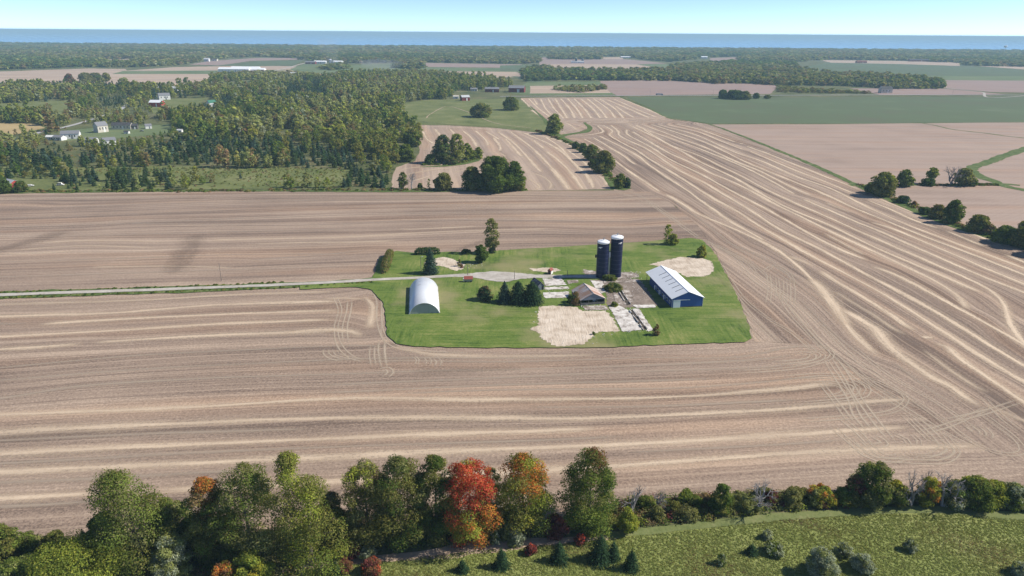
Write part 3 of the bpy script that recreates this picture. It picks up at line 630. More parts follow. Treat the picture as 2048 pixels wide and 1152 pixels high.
soft_sheet('driveway', rough_poly(GP([(905,554.5),(950,547),(985,544),(1030,547),(1080,551),(1140,552),(1200,551),(1200,559),(1150,557),(1085,558),(1040,560),(1010,566),(975,563),(945,557)]), 2, 0.25, 16), ZL+.10, 'gravel', 1.0)
soft_sheet('sand_patch', rough_poly(GP([(1079,614),(1100,612.5),(1118,613),(1152,615),(1165,623),(1212,623),(1220,628),(1233,649),(1242,665),(1196,667),(1182,680),(1170,691),(1140,694),(1113,696),(1087,683),(1075,668),(1058,660),(1076,652),(1074,628)]), 1.2, 0.25, 17), ZL+.05, 'sand', 1.5)
soft_sheet('sand_patch', rough_poly(GP([(1297,530),(1334,521),(1360,515),(1405,518),(1423,523),(1430,540),(1424,550),(1410,555),(1373,556),(1345,542)]), 1.5, 0.25, 18), ZL+.05, 'sand', 1.5)
soft_sheet('sand_patch', rough_poly(GP([(846,528),(875,517),(888,515),(905,519),(920,525),(932,531),(928,540),(915,544),(905,542),(890,536),(872,533)]), 1.5, 0.25, 19), ZL+.05, 'sand', 1.5)
soft_sheet('sand_patch', rough_poly(GP([(1057,538),(1070,539),(1092,536),(1107,537),(1125,542),(1107,547),(1085,546),(1063,543)]), 1.5, 0.25, 20), ZL+.05, 'sand', 1.5)
soft_sheet('sand_patch', rough_poly(GP([(1163,540),(1192,544),(1250,546),(1275,548),(1280,556),(1240,561),(1200,551),(1168,550)]), 1.5, 0.25, 21), ZL+.04, 'dirtyconc', 1.5)
soft_sheet('yard_dirt', rough_poly(GP([(1178,561),(1278,558),(1296,580),(1318,614),(1285,616),(1240,618),(1212,615),(1212,595),(1200,575)]), 1.5, 0.25, 22), ZL+.03, 'mud', 1.5)
for i, (px, mt) in enumerate((
  ([(1085,559),(1122,558),(1134,572),(1090,574)], 'concrete'), ([(1088,576),(1135,575),(1139,579.5),(1089,582)], 'concrete'), ([(1086,587),(1138,585),(1140,597),(1091,599),(1087,594)], 'concrete'),
  ([(1134,563),(1156,562),(1157,567),(1136,570)], 'dirtyconc'), ([(1164,614),(1212,613),(1218,622),(1170,622.5)], 'dirtyconc'), ([(1180,563),(1205,565),(1212,586),(1200,590)], 'concrete'),
  ([(1218,616),(1238,613),(1258,624),(1284,662),(1245,666)], 'concrete'), ([(1266,619),(1278,620),(1307,663),(1296,666)], 'concrete'), ([(1222,581),(1236,579),(1259,611),(1234,613)], 'dirtyconc'),
  ([(1243,579),(1256,577),(1270,605),(1258,607)], 'dirtyconc'), ([(1262,612),(1310,612),(1312,617),(1275,619)], 'concrete'), ([(1205,563),(1280,561),(1282,566),(1208,568)], 'dirtyconc'))):
    p = rough_poly(GP(px), 0.9, .16, 60+i)
    me = MB(); n = len(p); z0, z1 = ZL, ZL+.12+.006*i
    sl = soft_sheet('concrete_slab', p, z1, mt, .45, .8)
    if False: sk.add([(x, y, z0) for x, y in p]+[(x, y, z1) for x, y in p], [(k, (k+1) % n, (k+1) % n+n, k+n) for k in range(n)])
M['ditch'] = m_ground('trench_dark', ((.05, .042, .035), (.09, .075, .06), (.16, .135, .11)), .5, grain=.6)
for i, (a, b, c_, d_, lb) in enumerate((((1234,581),(1240,580),(1261,611),(1254,613), 'upper'), ((1259,624),(1265,622),(1294,661),(1287,663), 'lower'))):
    sheet('drain_trench', rough_poly(GP([a, b, c_, d_]), 1, .06, 23+i), ZL+.21+.01*i, M['ditch'])  # flat dark strip laid above the slabs, nothing is dug
    for j, (p, q, sd) in enumerate(((a, d_, 'left'), (b, c_, 'right'))):
        p, q = np.array(gp(*p)), np.array(gp(*q)); L_ = float(np.hypot(*(q-p))); an = math.atan2(q[1]-p[1], q[0]-p[0]); rgk = np.random.default_rng(300+i*2+j)
        e = thing('low_wall', 'broken low concrete wall on the %s side of the %s drain trench' % (sd, lb), 'wall', ((p[0]+q[0])/2, (p[1]+q[1])/2, ZL), an)
        m = MB(); xs_ = np.linspace(-L_/2, L_/2, 9)
        for k in range(8):
            if rgk.uniform() < .9: m.box(xs_[k], xs_[k+1]-.05, -.16, .16, 0, .35+float(rgk.uniform(0, .5)))
        m.build('wall', M['concrete'], e)
rgk = np.random.default_rng(8); m = MB()
for px_, n_ in (([(1085,560),(1140,560),(1140,600),(1088,600)], 90), ([(1160,612),(1220,612),(1222,624),(1168,624)], 110), ([(1215,612),(1262,612),(1308,664),(1245,668)], 260), ([(1205,560),(1282,560),(1300,600),(1215,610)], 170), ([(1168,541),(1282,545),(1284,560),(1180,556)], 150), ([(1058,640),(1090,690),(1190,690),(1240,664),(1130,672)], 60), ([(905,538),(945,527),(975,531),(930,545)], 40), ([(1062,632),(1078,618),(1076,655),(1062,660)], 10)):
    g_ = GP(px_); a_ = np.array(g_); k = 0
    while k < n_:
        p = rgk.uniform(a_.min(0), a_.max(0))
        if not inside(g_, [p[0]], [p[1]])[0]: continue
        k += 1; r_ = float(rgk.uniform(.06, .28)); vs = [(p[0]+r_*math.cos(t)*float(rgk.uniform(.7, 1.3)), p[1]+r_*math.sin(t)*float(rgk.uniform(.7, 1.3)), ZL+.1) for t in np.linspace(0, 2*math.pi, 6)[:-1]]
        m.add(vs+[(p[0], p[1], ZL+.1+r_*.8)], [(i, (i+1) % 5, 5) for i in range(5)])
M['rubble'] = m_plain('concrete_rubble', (.66, .62, .57), .9, .2, .4)
o = m.build('rubble', M['rubble']); o['kind'] = 'stuff'; o['label'] = 'broken concrete scattered over the old barnyard'
# ------------------------------------------------------------------ the near meadow and its paths
sheet('meadow', rough_poly(GP([(560,1150),(620,1138),(702,1126),(791,1119),(873,1114),(942,1099),(1044,1090),(1113,1085),(1181,1080),(1232,1073),(1300,1066),(1410,1053),(1556,1038),(1738,1025),(1848,1022),(1903,1024),(1976,1033),(2048,1036),(2400,1040),(2600,1330),(420,1330)]), 4, .4, 25), .05, M['meadow'])
strip_path('path', GP([(560,1143),(620,1133),(702,1122),(791,1115),(873,1110),(942,1097),(1044,1088),(1113,1083),(1181,1077),(1232,1070)]), [1.6, 1.8, 2.6, 4.2, 3.6, 2.2, 2.0], .10, M['dirt'], 26, .25)
strip_path('path', GP([(1215,1072),(1300,1063),(1410,1050),(1556,1035),(1738,1022),(1848,1019),(1903,1021),(1976,1030),(2048,1032),(2300,1030)]), [2.2, 2.8, 3.0, 3.0, 3.6, 3.0], .12, M['mown'], 27, .2)

# ------------------------------------------------------------------ vegetation
PAL = {  # leaf colours (linear albedo)
 'green': [(.108,.158,.036),(.092,.138,.031),(.138,.182,.046)], 'deep': [(.066,.112,.027),(.082,.132,.033),(.055,.097,.024)],
 'olive': [(.135,.155,.045),(.11,.13,.04),(.17,.175,.06)], 'grey': [(.15,.17,.07),(.12,.145,.06),(.19,.20,.095)],
 'lime': [(.20,.255,.045),(.165,.225,.04),(.25,.28,.06)], 'pale': [(.19,.23,.09),(.16,.20,.075),(.23,.26,.115)],
 'yellow': [(.38,.36,.045),(.30,.32,.045),(.44,.36,.05)], 'red': [(.54,.085,.045),(.62,.13,.065),(.44,.065,.04),(.56,.17,.08)],
 'orange': [(.52,.22,.05),(.46,.26,.06),(.56,.17,.05)], 'rust': [(.20,.10,.055),(.25,.14,.06),(.17,.11,.05)], 'wine': [(.20,.06,.055),(.26,.085,.075),(.15,.05,.045)],
 'silver': [(.34,.375,.255),(.28,.32,.21),(.40,.43,.31)], 'spruce': [(.040,.078,.036),(.05,.095,.042),(.034,.065,.032)], 'blue': [(.055,.095,.070),(.07,.115,.085),(.045,.08,.06)],
 'pine': [(.050,.088,.036),(.065,.11,.042),(.042,.075,.032)], 'mead': [(.22,.26,.07),(.25,.285,.085),(.19,.23,.06),(.28,.29,.105)],
 'brown': [(.16,.125,.075),(.20,.15,.08),(.13,.105,.065)],
}
for _k in ('green', 'deep', 'olive', 'grey', 'lime', 'pale', 'brown'): PAL[_k] = [(a*1.45, b*1.32, c*1.15) for a, b, c in PAL[_k]]
def quads(P, Nn, size, rg, aspect=0.75, flat=None):
    n = len(P)
    r = rg.normal(0, 1, (n, 3)); t1 = np.cross(Nn, r); t1 /= np.maximum(1e-6, np.linalg.norm(t1, axis=1))[:, None]
    t2 = np.cross(Nn, t1); t2 /= np.maximum(1e-6, np.linalg.norm(t2, axis=1))[:, None]
    a = t1*(size*0.5)[:, None]; b = t2*(size*0.5*aspect)[:, None]
    return np.stack((P-a*1.15, P-b, P+a*1.15, P+b), 1)           # leaf-like diamond
def leaf_mesh(name, quad, colr, wood=None, mats=None):
    """quad (n,4,3), colr (n,3); wood = MB of trunk and limbs (material 1)"""
    n = len(quad); v = quad.reshape(-1, 3); f = np.arange(4*n).reshape(n, 4)
    me = bpy.data.meshes.new(name)
    if wood is not None and wood.v:
        wv = np.array(wood.v); wf = [tuple(i+4*n for i in q) for q in wood.f]
        me.from_pydata(np.concatenate((v, wv)).tolist(), [], f.tolist()+wf)
    else:
        me.vertices.add(4*n); me.vertices.foreach_set('co', v.astype(np.float32).ravel())
        me.loops.add(4*n); me.loops.foreach_set('vertex_index', f.astype(np.int32).ravel())
        me.polygons.add(n); me.polygons.foreach_set('loop_start', np.arange(0, 4*n, 4, dtype=np.int32))
        me.update(calc_edges=True)
    for m in (mats or [M['leaf'], M['bark']]): me.materials.append(m)
    nf = len(me.polygons)
    mi = np.zeros(nf, np.int32); mi[n:] = 1; me.polygons.foreach_set('material_index', mi)
    c = np.ones((nf, 4), np.float32); c[:n, :3] = colr; c[n:, :3] = .15
    me.attributes.new('tint', 'FLOAT_COLOR', 'FACE').data.foreach_set('color', c.ravel())
    me.update(); return me
def pick(pal, n, rg):
    p = np.array(PAL[pal]); return p[rg.integers(0, len(p), n)]
PROF = {'oval': lambda t: np.sin(np.pi*(0.16+0.78*t**0.95))**0.55, 'dome': lambda t: np.sqrt(np.maximum(0, 1-(1.02*np.maximum(0, t-.15)/.85)**2))*(0.72+.28*np.minimum(1, t/.25)),
        'cone': lambda t: (1-t)**0.55*0.92+0.10, 'tall': lambda t: np.sin(np.pi*(0.2+0.75*t))**0.6, 'column': lambda t: 0.75+0.25*np.sin(np.pi*t)-0.35*t**3}
def deciduous(rg, H, W, pals, size, shape='dome', base=0.12, nc=None, dens=1.0, top=None, skew=0.0, jit=1.0):
    """crown of leaf clumps on an uneven envelope. pals: [(palette, weight)], top: (palette, from height share, chance)"""
    nc = nc or int(np.clip(18+W*4.2, 16, 84))
    t = (np.arange(nc)+rg.uniform(0, 1, nc))/nc; rg.shuffle(t)
    ang = np.arange(nc)*2.39996+rg.uniform(0, 6.28); Rr = W/2*PROF[shape](t)
    rho = np.maximum(0, Rr-W*.10)*np.sqrt(rg.uniform(.25, 1.0, nc))*1.02
    rc = W*rg.uniform(.10, .18, nc)*(1.15-.35*t)*(1.0 if nc < 60 else .88)
    if W > H*1.2: rc = np.minimum(rc, H*.3)
    zb = H*base; z = zb+(H-zb)*t
    z = np.minimum(np.maximum(z, rc*.7), H-rc*0.98)
    C = np.stack((rho*np.cos(ang)+skew*W*(.5-z/H), rho*np.sin(ang), z), 1)
    rad = np.stack((rc, rc, rc*rg.uniform(.7, .95, nc)), 1)
    area = (rc**2).sum()*9.0
    n = int(np.clip(dens*2.1*area/size**2, 60, 30000))
    idx = rg.choice(nc, n, p=rc**2/(rc**2).sum())
    d = rg.normal(0, 1, (n, 3)); d /= np.linalg.norm(d, axis=1)[:, None]
    flip = (d[:, 2] < 0) & (rg.uniform(0, 1, n) < 0.5); d[flip, 2] *= -1
    core = rg.uniform(0, 1, n) < .12; P = C[idx]*np.where(core, .72, 1.0)[:, None]*np.array((1, 1, 1))+d*rad[idx]*(rg.uniform(.35, 1.0, n)**.45)[:, None]*rg.uniform(.84, 1.2, n)[:, None]
    P[:, 2] = np.clip(P[:, 2], 0.15, None)
    Nn = d*0.9+rg.normal(0, .5, (n, 3))+np.array((0, 0, .3))
    S_ = size*rg.uniform(.6, 1.45, n)
    wts = np.array([w for _, w in pals], float); wts /= wts.sum()
    cp = rg.choice(len(pals), nc, p=wts)                       # each clump has one hue, leaves mix a little
    lp = np.where(rg.uniform(0, 1, n) < .8, cp[idx], rg.choice(len(pals), n, p=wts))
    col = np.zeros((n, 3))
    for k, (nm, _) in enumerate(pals):
        q = lp == k; col[q] = pick(nm, q.sum(), rg)
    if top:
        for (nm, h0, ch) in (top if isinstance(top, list) else [top]):
            cc = (C[:, 2]/H > h0) & (rg.uniform(0, 1, nc) < ch); q = cc[idx] & (rg.uniform(0, 1, n) < .85)
            col[q] = pick(nm, q.sum(), rg)
    col *= (rg.uniform(1-.27*jit, 1+.27*jit, nc)[idx]*rg.uniform(1-.2*jit, 1+.2*jit, n))[:, None]
    return quads(P, Nn, S_, rg), col, C, rc
def conifer(rg, H, W, pal, size, kind='spruce', base=0.04):
    """whorls of drooping boughs tapering to a leader"""
    nl = int(np.clip(H/ max(size*.8, .45), 7, 26)); P, Nn, S_, T = [], [], [], []
    for i in range(nl):
        t = i/nl; z = H*(base+(1-base)*t); R0 = W/2*((1-t)**(.7 if kind == 'spruce' else .55))*rg.uniform(.85, 1.12)
        nb = int(np.clip(2*math.pi*R0/(size*1.1), 4, 22))
        for k in range(nb):
            a = 2*math.pi*(k+rg.uniform(-.3, .3))/nb+i*1.7; L = R0*rg.uniform(.72, 1.1); m = max(1, int(L/(size*.75)))
            for j in range(m):
                s = (j+rg.uniform(.3, 1))/m; r = L*s
                P.append((r*math.cos(a), r*math.sin(a), z-(.28 if kind == 'spruce' else -.05)*r*s+rg.normal(0, size*.12)))
                Nn.append((.55*math.cos(a), .55*math.sin(a), .8)); T.append(t)
    P = np.array(P+[(0, 0, H)]*3); n = len(P); Nn = np.array(Nn+[(0, 0, 1)]*3)+rg.normal(0, .35, (n, 3)); P[:, 2] = np.maximum(P[:, 2], .1)
    col = pick(pal, n, rg)*rg.uniform(.75, 1.25, n)[:, None]
    return quads(P, Nn, size*rg.uniform(.8, 1.5, n), rg, .8), col
def limbs(rg, mb, H, W, C, rc, r0, k=6, mi=0):
    top = np.array((rg.normal(0, W*.03), rg.normal(0, W*.03), H*.72))
    mid = top*np.array((.5, .5, .5))+np.array((rg.normal(0, W*.02), 0, 0))
    mb.tube([(0, 0, -.3), (0, 0, H*.08), tuple(mid), tuple(top)], [r0*1.25, r0, r0*.6, r0*.15], 7, mi)
    o = np.argsort(-rc)[:k]
    for i in o:
        c = C[i]; zz = max(H*.1, min(c[2]*.55, H*.6)); s = np.array((mid[0]*zz/(H*.36+.1), mid[1]*zz/(H*.36+.1), zz)); s[:2] = np.clip(s[:2], -W*.06, W*.06)
        mb.tube([tuple(s), tuple((s+c)/2+np.array((0, 0, .03*H))), tuple(c)], [r0*.4, r0*.25, r0*.08], 5, mi)
def bare_tree(rg, H, W, r0, mb, depth=4):
    def grow(p, d, L, r, k):
        q = p+d*L; m = (p+q)/2+Vector(rg.normal(0, L*.05, 3))
        mb.tube([p, m, q], [r, r*.82, r*.6], 5 if k > 1 else 3, 0, False)
        if k == 0: return
        for _ in range(3 if k > 1 else 4):
            nd = (d+Vector(rg.normal(0, .55, 3))+Vector((0, 0, .12))).normalized()
            grow(p+d*L*float(rg.uniform(.55, 1)), nd, L*float(rg.uniform(.55, .8)), r*.52, k-1)
    for s in range(2):
        grow(Vector((s*.3-.15, 0, -.2)), Vector((rg.normal(0, .2), rg.normal(0, .2), 1)).normalized(), H*.34, r0, depth)
TREE_N = [100]
def lsize(D): return max(.32, min(2.2, D*.0017))
def tree(x, yb, yt, w, pals, label, kind='decid', shape='dome', cat='tree', name='tree', base=.10, dens=1.0, top=None, group=None, yx=None, trunkr=None, hscale=1.0, depth=None, sz=1.0, skew=0.0, ws=None):
    """one tree as the photo shows it: foot at pixel (x,yb), tip at row yt, w pixels wide"""
    TREE_N[0] += 1; rg = np.random.default_rng(TREE_N[0])
    g = gp(x, yb); D = dist(g); H = max(.6, hgt(x, yb, (yx if yx is not None else x), yt))*hscale; W = w*D/FPX*(ws or (1.09 if kind == 'decid' else 1.25))
    size = lsize(D)*sz
    e = thing(name, label, cat, (g[0], g[1], .1), 0.0 if skew else float(rg.uniform(0, 6.28)), group)
    tr = MB(); r0 = trunkr or max(.06, .022*H)
    bark = M['bark']
    if kind == 'decid':
        q, c, C, rc = deciduous(rg, H, W, pals, size, shape, base, dens=dens, top=top, skew=skew)
        limbs(rg, tr, H, W, C, rc, r0)
    elif kind == 'bare':
        bare_tree(rg, H, W, r0*1.5, tr, 4); q = None; bark = M['greybark']
        vs = np.array(tr.v); sx = W/2/max(.1, np.percentile(np.abs(vs[:, :2]), 97)); vs[:, :2] *= sx; vs[:, 2] *= H/vs[:, 2].max(); tr.v = [tuple(v) for v in vs]
    else:
        q, c = conifer(rg, H, W, pals, size, kind); tr.tube([(0, 0, -.3), (0, 0, H*.9)], [r0, r0*.2], 6)
    tr.build('stems' if cat == 'shrub' else 'trunk', bark, e)
    if q is not None: link('foliage' if cat == 'shrub' else 'crown', leaf_mesh('crown', q, c), e)
    return e
def shrub(x, yb, yt, w, pals, label, **k):
    k.setdefault('shape', 'dome'); k.setdefault('base', .02); k.setdefault('name', 'shrub'); k.setdefault('cat', 'shrub'); k.setdefault('sz', .85); k.setdefault('ws', 1.0)
    return tree(x, yb, yt, w, pals, label, **k)

# --- the near tree row, left to right
tree(285, 1118, 945, 165, [('green', 3), ('grey', 1), ('olive', 1)], 'tall mid green cottonwood, leftmost big tree of the near tree row', shape='cone', name='cottonwood_tree', base=.05, dens=1.1, yx=262, skew=.30)
tree(350, 1095, 1000, 75, [('green', 2), ('grey', 2), ('deep', 1)], 'grey green tree leaning against the right side of the tall cottonwood')
tree(218, 1105, 1030, 60, [('deep', 2), ('green', 1)], 'short dark green tree at the left foot of the tall cottonwood')
tree(382, 1062, 1008, 24, 'spruce', 'narrow dark cedar between the cottonwood and the orange topped maple', 'spruce', name='cedar_tree')
tree(172, 1095, 1060, 26, 'spruce', 'small dark cedar at the field edge left of the tall cottonwood', 'spruce', name='cedar_tree')
tree(432, 1112, 957, 92, [('olive', 3), ('green', 2), ('brown', 1)], 'olive maple with a small orange crown top in the near tree row', name='maple_tree', top=('orange', .86, .9), base=.04)
tree(506, 1118, 936, 128, [('green', 2), ('grey', 3), ('olive', 1)], 'broad grey green tree between the orange topped maple and the tallest tree', base=.04, shape='oval')
tree(622, 1128, 905, 142, [('olive', 3), ('green', 2), ('lime', 1.2)], 'tallest tree of the near row, yellowish green and tapering to one side', base=.03, shape='cone', yx=598, dens=1.15, skew=.30)
tree(668, 1085, 985, 66, [('olive', 2), ('brown', 1), ('grey', 1)], 'dull olive tree filling the gap right of the tallest near tree')
tree(738, 1082, 930, 105, [('grey', 2), ('olive', 2), ('brown', 1)], 'dull olive tree with thin grey patches right of the tallest near tree', base=.05, shape='oval', top=('lime', .85, .4))
tree(806, 1080, 914, 128, [('olive', 3), ('grey', 1.5), ('deep', 1)], 'wide dark olive tree near the middle of the near tree row', base=.05)
tree(872, 1072, 914, 92, [('deep', 2), ('olive', 2)], 'dark olive tree with two rounded tops just left of the red maple', base=.05, shape='tall')
tree(938, 1084, 924, 116, [('red', .9), ('orange', 2.2), ('lime', 2), ('olive', 1.6)], 'bright red maple, the only red tree of the near row', name='maple_tree', base=.05, shape='oval', dens=1.2, top=[('red', .55, .92)], ws=1.02)
tree(982, 1048, 936, 50, [('pale', 2), ('grey', 1)], 'thin pale green tree standing behind the red maple', dens=.6, shape='tall')
tree(1044, 1056, 908, 126, [('olive', 2), ('lime', 2), ('green', 1)], 'maple half turned orange and yellow, right of the red maple', name='maple_tree', base=.06, dens=1.15, top=[('yellow', .3, .22), ('orange', .66, .6), ('orange', .2, .06)])
tree(1177, 1054, 899, 128, [('green', 3), ('deep', 1.5), ('olive', 1)], 'full dark green maple with a red tip, rightmost of the big near trees', name='maple_tree', base=.04, dens=1.2, top=[('rust', .86, .8), ('olive', .4, .25)])
tree(345, 1150, 1073, 74, [('pale', 3), ('silver', 1)], 'drooping pale willow in front of the tall cottonwood', name='willow_tree', dens=.9, base=.02)
tree(150, 1175, 1096, 165, [('lime', 3), ('green', 1.5)], 'yellow green tree at the lower left with a small orange top', top=('orange', .85, .35), base=.02)
tree(10, 1120, 1055, 62, [('olive', 2), ('green', 1)], 'olive green tree cut by the left edge of the photo, beside the field corner')
tree(505, 1170, 1106, 75, [('lime', 2), ('yellow', .5), ('green', 1)], 'yellow green young tree at the bottom edge below the grey green tree', base=.02)
tree(458, 1175, 1128, 62, [('orange', 2), ('yellow', 1), ('rust', 1)], 'small orange tree at the bottom edge beside the yellow green young tree', base=.02)
tree(410, 1105, 1073, 40, [('green', 2), ('deep', 1)], 'round green bush in the shade below the orange topped maple', base=.02)
tree(603, 1150, 1122, 14, None, 'bare grey sapling at the near end of the dirt path', 'bare', name='bare_sapling')
# --- shrubs in front of and beside the row
for a in (
 (1010,1078,1022,40,[('pale',2),('green',1)],'vine draped pale green shrub between the red and the orange maples'),
 (1030,1088,1058,40,[('silver',2),('pale',1)],'silvery shrub beside the dirt path under the orange maple'),
 (990,1088,1062,26,[('silver',2),('green',1)],'small silvery shrub at the right foot of the red maple'),
 (1110,1070,1032,56,[('wine',3),('rust',1)],'wine red sumac shrub between the orange and the dark green maples'),
 (1255,1064,1018,44,[('lime',3),('yellow',1.2)],'bright yellow green round shrub beside the path right of the dark green maple'),
 (705,1112,1086,42,[('wine',2),('brown',1)],'dark wine red shrub under the dull olive tree, by the dirt path'),
 (735,1115,1094,40,[('silver',2),('pale',1)],'pale silvery shrub beside the dirt path below the dark olive trees'),
 (1062,1108,1090,26,[('wine',2),('red',1)],'small reddish shrub in the meadow right of the dirt path'),
 (1160,1086,1070,24,[('wine',2),('red',1)],'reddish shrub in the meadow beside the lone spruces'),
 (745,1145,1120,44,[('rust',2),('wine',1),('red',.5)],'rust red shrub at the bottom edge below the dirt path'),
 (690,1140,1122,34,[('rust',2),('wine',1)],'rust red shrub just below the near end of the dirt path'),
 (640,1110,1080,38,[('lime',2),('green',1)],'light green shrub under the tallest near tree'),
 (60,1100,1070,46,[('green',2),('grey',1)],'low green shrub at the field edge in the lower left corner'),
 (110,1090,1066,40,[('olive',2),('green',1)],'low olive shrub at the field edge left of the small dark cedar'),
 (40,1160,1120,60,[('green',2),('pale',1)],'green shrub in the lower left corner beside the yellow green tree'),
 (1640,1148,1100,58,[('silver',3),('pale',.6)],'largest silvery round bush in the near meadow'),
 (1724,1140,1110,42,[('silver',3),('pale',.6)],'silvery round bush in the meadow, second largest of them'),
 (1686,1112,1087,34,[('silver',2),('pale',1)],'silvery bush above and between the two largest silvery bushes'),
 (1548,1106,1089,40,[('silver',1),('green',2)],'flat grey green bush in the meadow right of the small dark cedar'),
 (1533,1076,1062,24,[('silver',2),('pale',1)],'small pale bush in the meadow near the mown path'),
 (1443,1128,1108,22,[('silver',1),('green',2)],'small grey green bush low in the meadow, left of the silvery ones'),
 (2040,1150,1128,34,[('silver',2),('pale',1)],'silvery bush at the lower right corner of the meadow'),
 (1820,1100,1080,26,[('silver',1),('pale',2)],'faint pale bush in the meadow right of the silvery bushes'),
): shrub(*a)
for a in ((1118,1122,1084,34,'lone young spruce in the meadow, left of the wider pair'),(1200,1120,1070,46,'widest young spruce in the near meadow'),(1226,1118,1082,26,'young spruce touching the right side of the widest one'),
 (1003,1134,1096,30,'lone young spruce nearest the dirt path'),(1262,1138,1098,28,'young spruce rightmost in the near meadow'),(925,1142,1118,24,'smallest young spruce at the bottom of the meadow'),(1503,1107,1088,24,'small rounded dark cedar in the open meadow'),(670,1150,1120,26,'young spruce at the bottom edge below the dirt path')):
    tree(a[0], a[1], a[2], a[3], 'spruce', a[4], 'spruce', name='spruce_tree')
# --- hedgerow on the right of the near edge
tree(1738, 1004, 928, 74, [('deep', 1), ('green', 2), ('grey', 2)], 'big dark green tree, tallest in the right part of the near hedgerow', base=.03, ws=1.0, shape='oval')
tree(1786, 1006, 964, 44, [('green', 2), ('grey', 1)], 'mid green tree joined to the right of the big dark hedgerow tree', top=('yellow', .8, .7))
tree(1705, 1005, 950, 36, [('rust', 2), ('wine', 1), ('deep', 1)], 'dark reddish tree joined to the left of the big dark hedgerow tree')
tree(1852, 1009, 956, 36, [('yellow', 3), ('lime', 2)], 'bright yellow tree in the right part of the near hedgerow', shape='column', base=.02, top=('orange', .3, .12))
tree(1733, 1010, 970, 26, [('lime', 3), ('yellow', 1)], 'narrow yellow green tree in front of the big dark hedgerow tree', shape='column', base=.02)
tree(1822, 1010, 938, 34, None, 'bare brown tree left of the bright yellow tree', 'bare', name='bare_tree')
tree(1843, 1000, 938, 30, None, 'bare purple grey tree directly behind the bright yellow tree', 'bare', name='bare_tree')
tree(1885, 1012, 950, 46, None, 'bare pale grey tree right of the bright yellow tree', 'bare', name='bare_tree')
tree(1945, 1008, 956, 66, [('deep', 1), ('green', 2), ('olive', 2), ('lime', .7)], 'wide dark green tree right of the bare trees in the near hedgerow', base=.02)
tree(1982, 1006, 964, 46, [('lime', 2), ('yellow', 1), ('green', 1)], 'yellowish tree right of the wide dark hedgerow tree', base=.02)
tree(1905, 1009, 972, 50, [('silver', 1), ('grey', 2), ('deep', 1)], 'dull grey shrubby tree left of the wide dark hedgerow tree', base=.02)
tree(2022, 1010, 970, 52, [('grey', 1), ('silver', 1), ('green', 1)], 'grey green tree near the right edge of the near hedgerow', base=.02)
tree(1440, 1026, 970, 44, [('green', 1), ('deep', 2), ('olive', 1)], 'dark green vine covered tree in the hedgerow, between the two grey bare ones', base=.02)
tree(1370, 1010, 980, 34, [('green', 2), ('lime', 1)], 'small green tree left of the vine covered hedgerow tree', base=.02)
tree(1510, 1020, 964, 58, None, 'wide bare grey tree in the middle of the hedgerow', 'bare', name='bare_tree')
tree(1312, 1015, 972, 34, None, 'bare grey tree at the left end of the hedgerow by the maples', 'bare', name='bare_tree')
tree(1265, 1030, 975, 52, None, 'wispy bare grey tree right behind the dark green maple', 'bare', name='bare_tree')
tree(1640, 1005, 975, 50, [('orange', 1), ('yellow', 2), ('rust', 1)], 'orange and yellow shrubby tree in the middle of the hedgerow', base=.02)
HB = [('green', 'green'), ('olive', 'olive'), ('deep', 'dark green'), ('pale', 'pale green'), ('lime', 'yellow green'), ('wine', 'wine red'), ('grey', 'grey green'), ('brown', 'brownish')]
rgS = np.random.default_rng(77); k = 0
for x in range(1290, 2060, 26):
    pal, nm = HB[int(rgS.integers(0, len(HB)))]; xx = x+rgS.uniform(-9, 9)
    e0 = 978 if xx > 1500 else 988; e1 = np.interp(xx, [1290, 1410, 1556, 1738, 1848, 2048], [1048, 1034, 1018, 1006, 1004, 1012])
    yb = float(rgS.uniform(e0+18, e1)); w = float(rgS.uniform(28, 52)); nr = np.interp(xx, [1290, 1400, 1500, 1640, 1742, 1852, 1945, 2060], range(8))
    near = ['at its left end', 'by the small green tree', 'by the wide bare tree', 'by the orange tree', 'by the big dark tree', 'by the bright yellow tree', 'by the wide dark tree', 'near the photo edge'][int(round(float(nr)))]
    shrub(xx, yb, yb-float(rgS.uniform(18, 34)), w, [(pal, 3), ('olive', 1)], 'low %s shrub in the near hedgerow, %s' % (nm, near), group='low shrubs of the near hedgerow')

# --- farmyard trees
FY = 'farmyard lawn'
tree(983, 507, 437, 34, [('grey', 2), ('pale', 1), ('olive', 1)], 'tall thin tree at the far edge of the farmyard lawn', shape='column', base=.18, dens=.8)
shrub(985, 507, 484, 17, [('deep', 1), ('blue', 1)], 'dark upright bush at the foot of the tall thin tree', name='bush', cat='shrub')
tree(962, 526, 490, 28, [('deep', 3), ('green', 1)], 'round dark green tree on the lawn left of the tall thin tree', base=.12, dens=1.2, shape='oval')
tree(861, 548, 494, 31, 'blue', 'tall dark spruce beside the driveway', 'spruce', name='spruce_tree')
tree(970, 601, 572, 33, [('grey', 1), ('spruce', 2), ('brown', 1)], 'dull brownish pine, leftmost of the four conifers on the lawn', base=.1, name='pine_tree', shape='cone')
tree(1009, 606, 563, 35, 'blue', 'bluish spruce, second from the left of the four lawn conifers', 'spruce', name='spruce_tree')
tree(1036, 607, 563, 40, 'spruce', 'dark spruce, third from the left of the four lawn conifers', 'pine', name='spruce_tree')
tree(1064, 608, 563, 42, 'spruce', 'broad dark spruce nearest the small grey shed', 'pine', name='spruce_tree')
tree(1335, 490, 449, 20, [('lime', 3), ('yellow', .7)], 'slim light green tree at the top of the lawn', shape='column', base=.05, dens=.7)
shrub(1346, 490, 468, 24, [('lime', 3), ('olive', 1)], 'yellowish green bush at the foot of the slim light green tree', name='bush')
shrub(1403, 515, 490, 23, [('lime', 2), ('olive', 1), ('yellow', .8)], 'yellowish bush at the far corner of the lawn by the sand', name='bush')
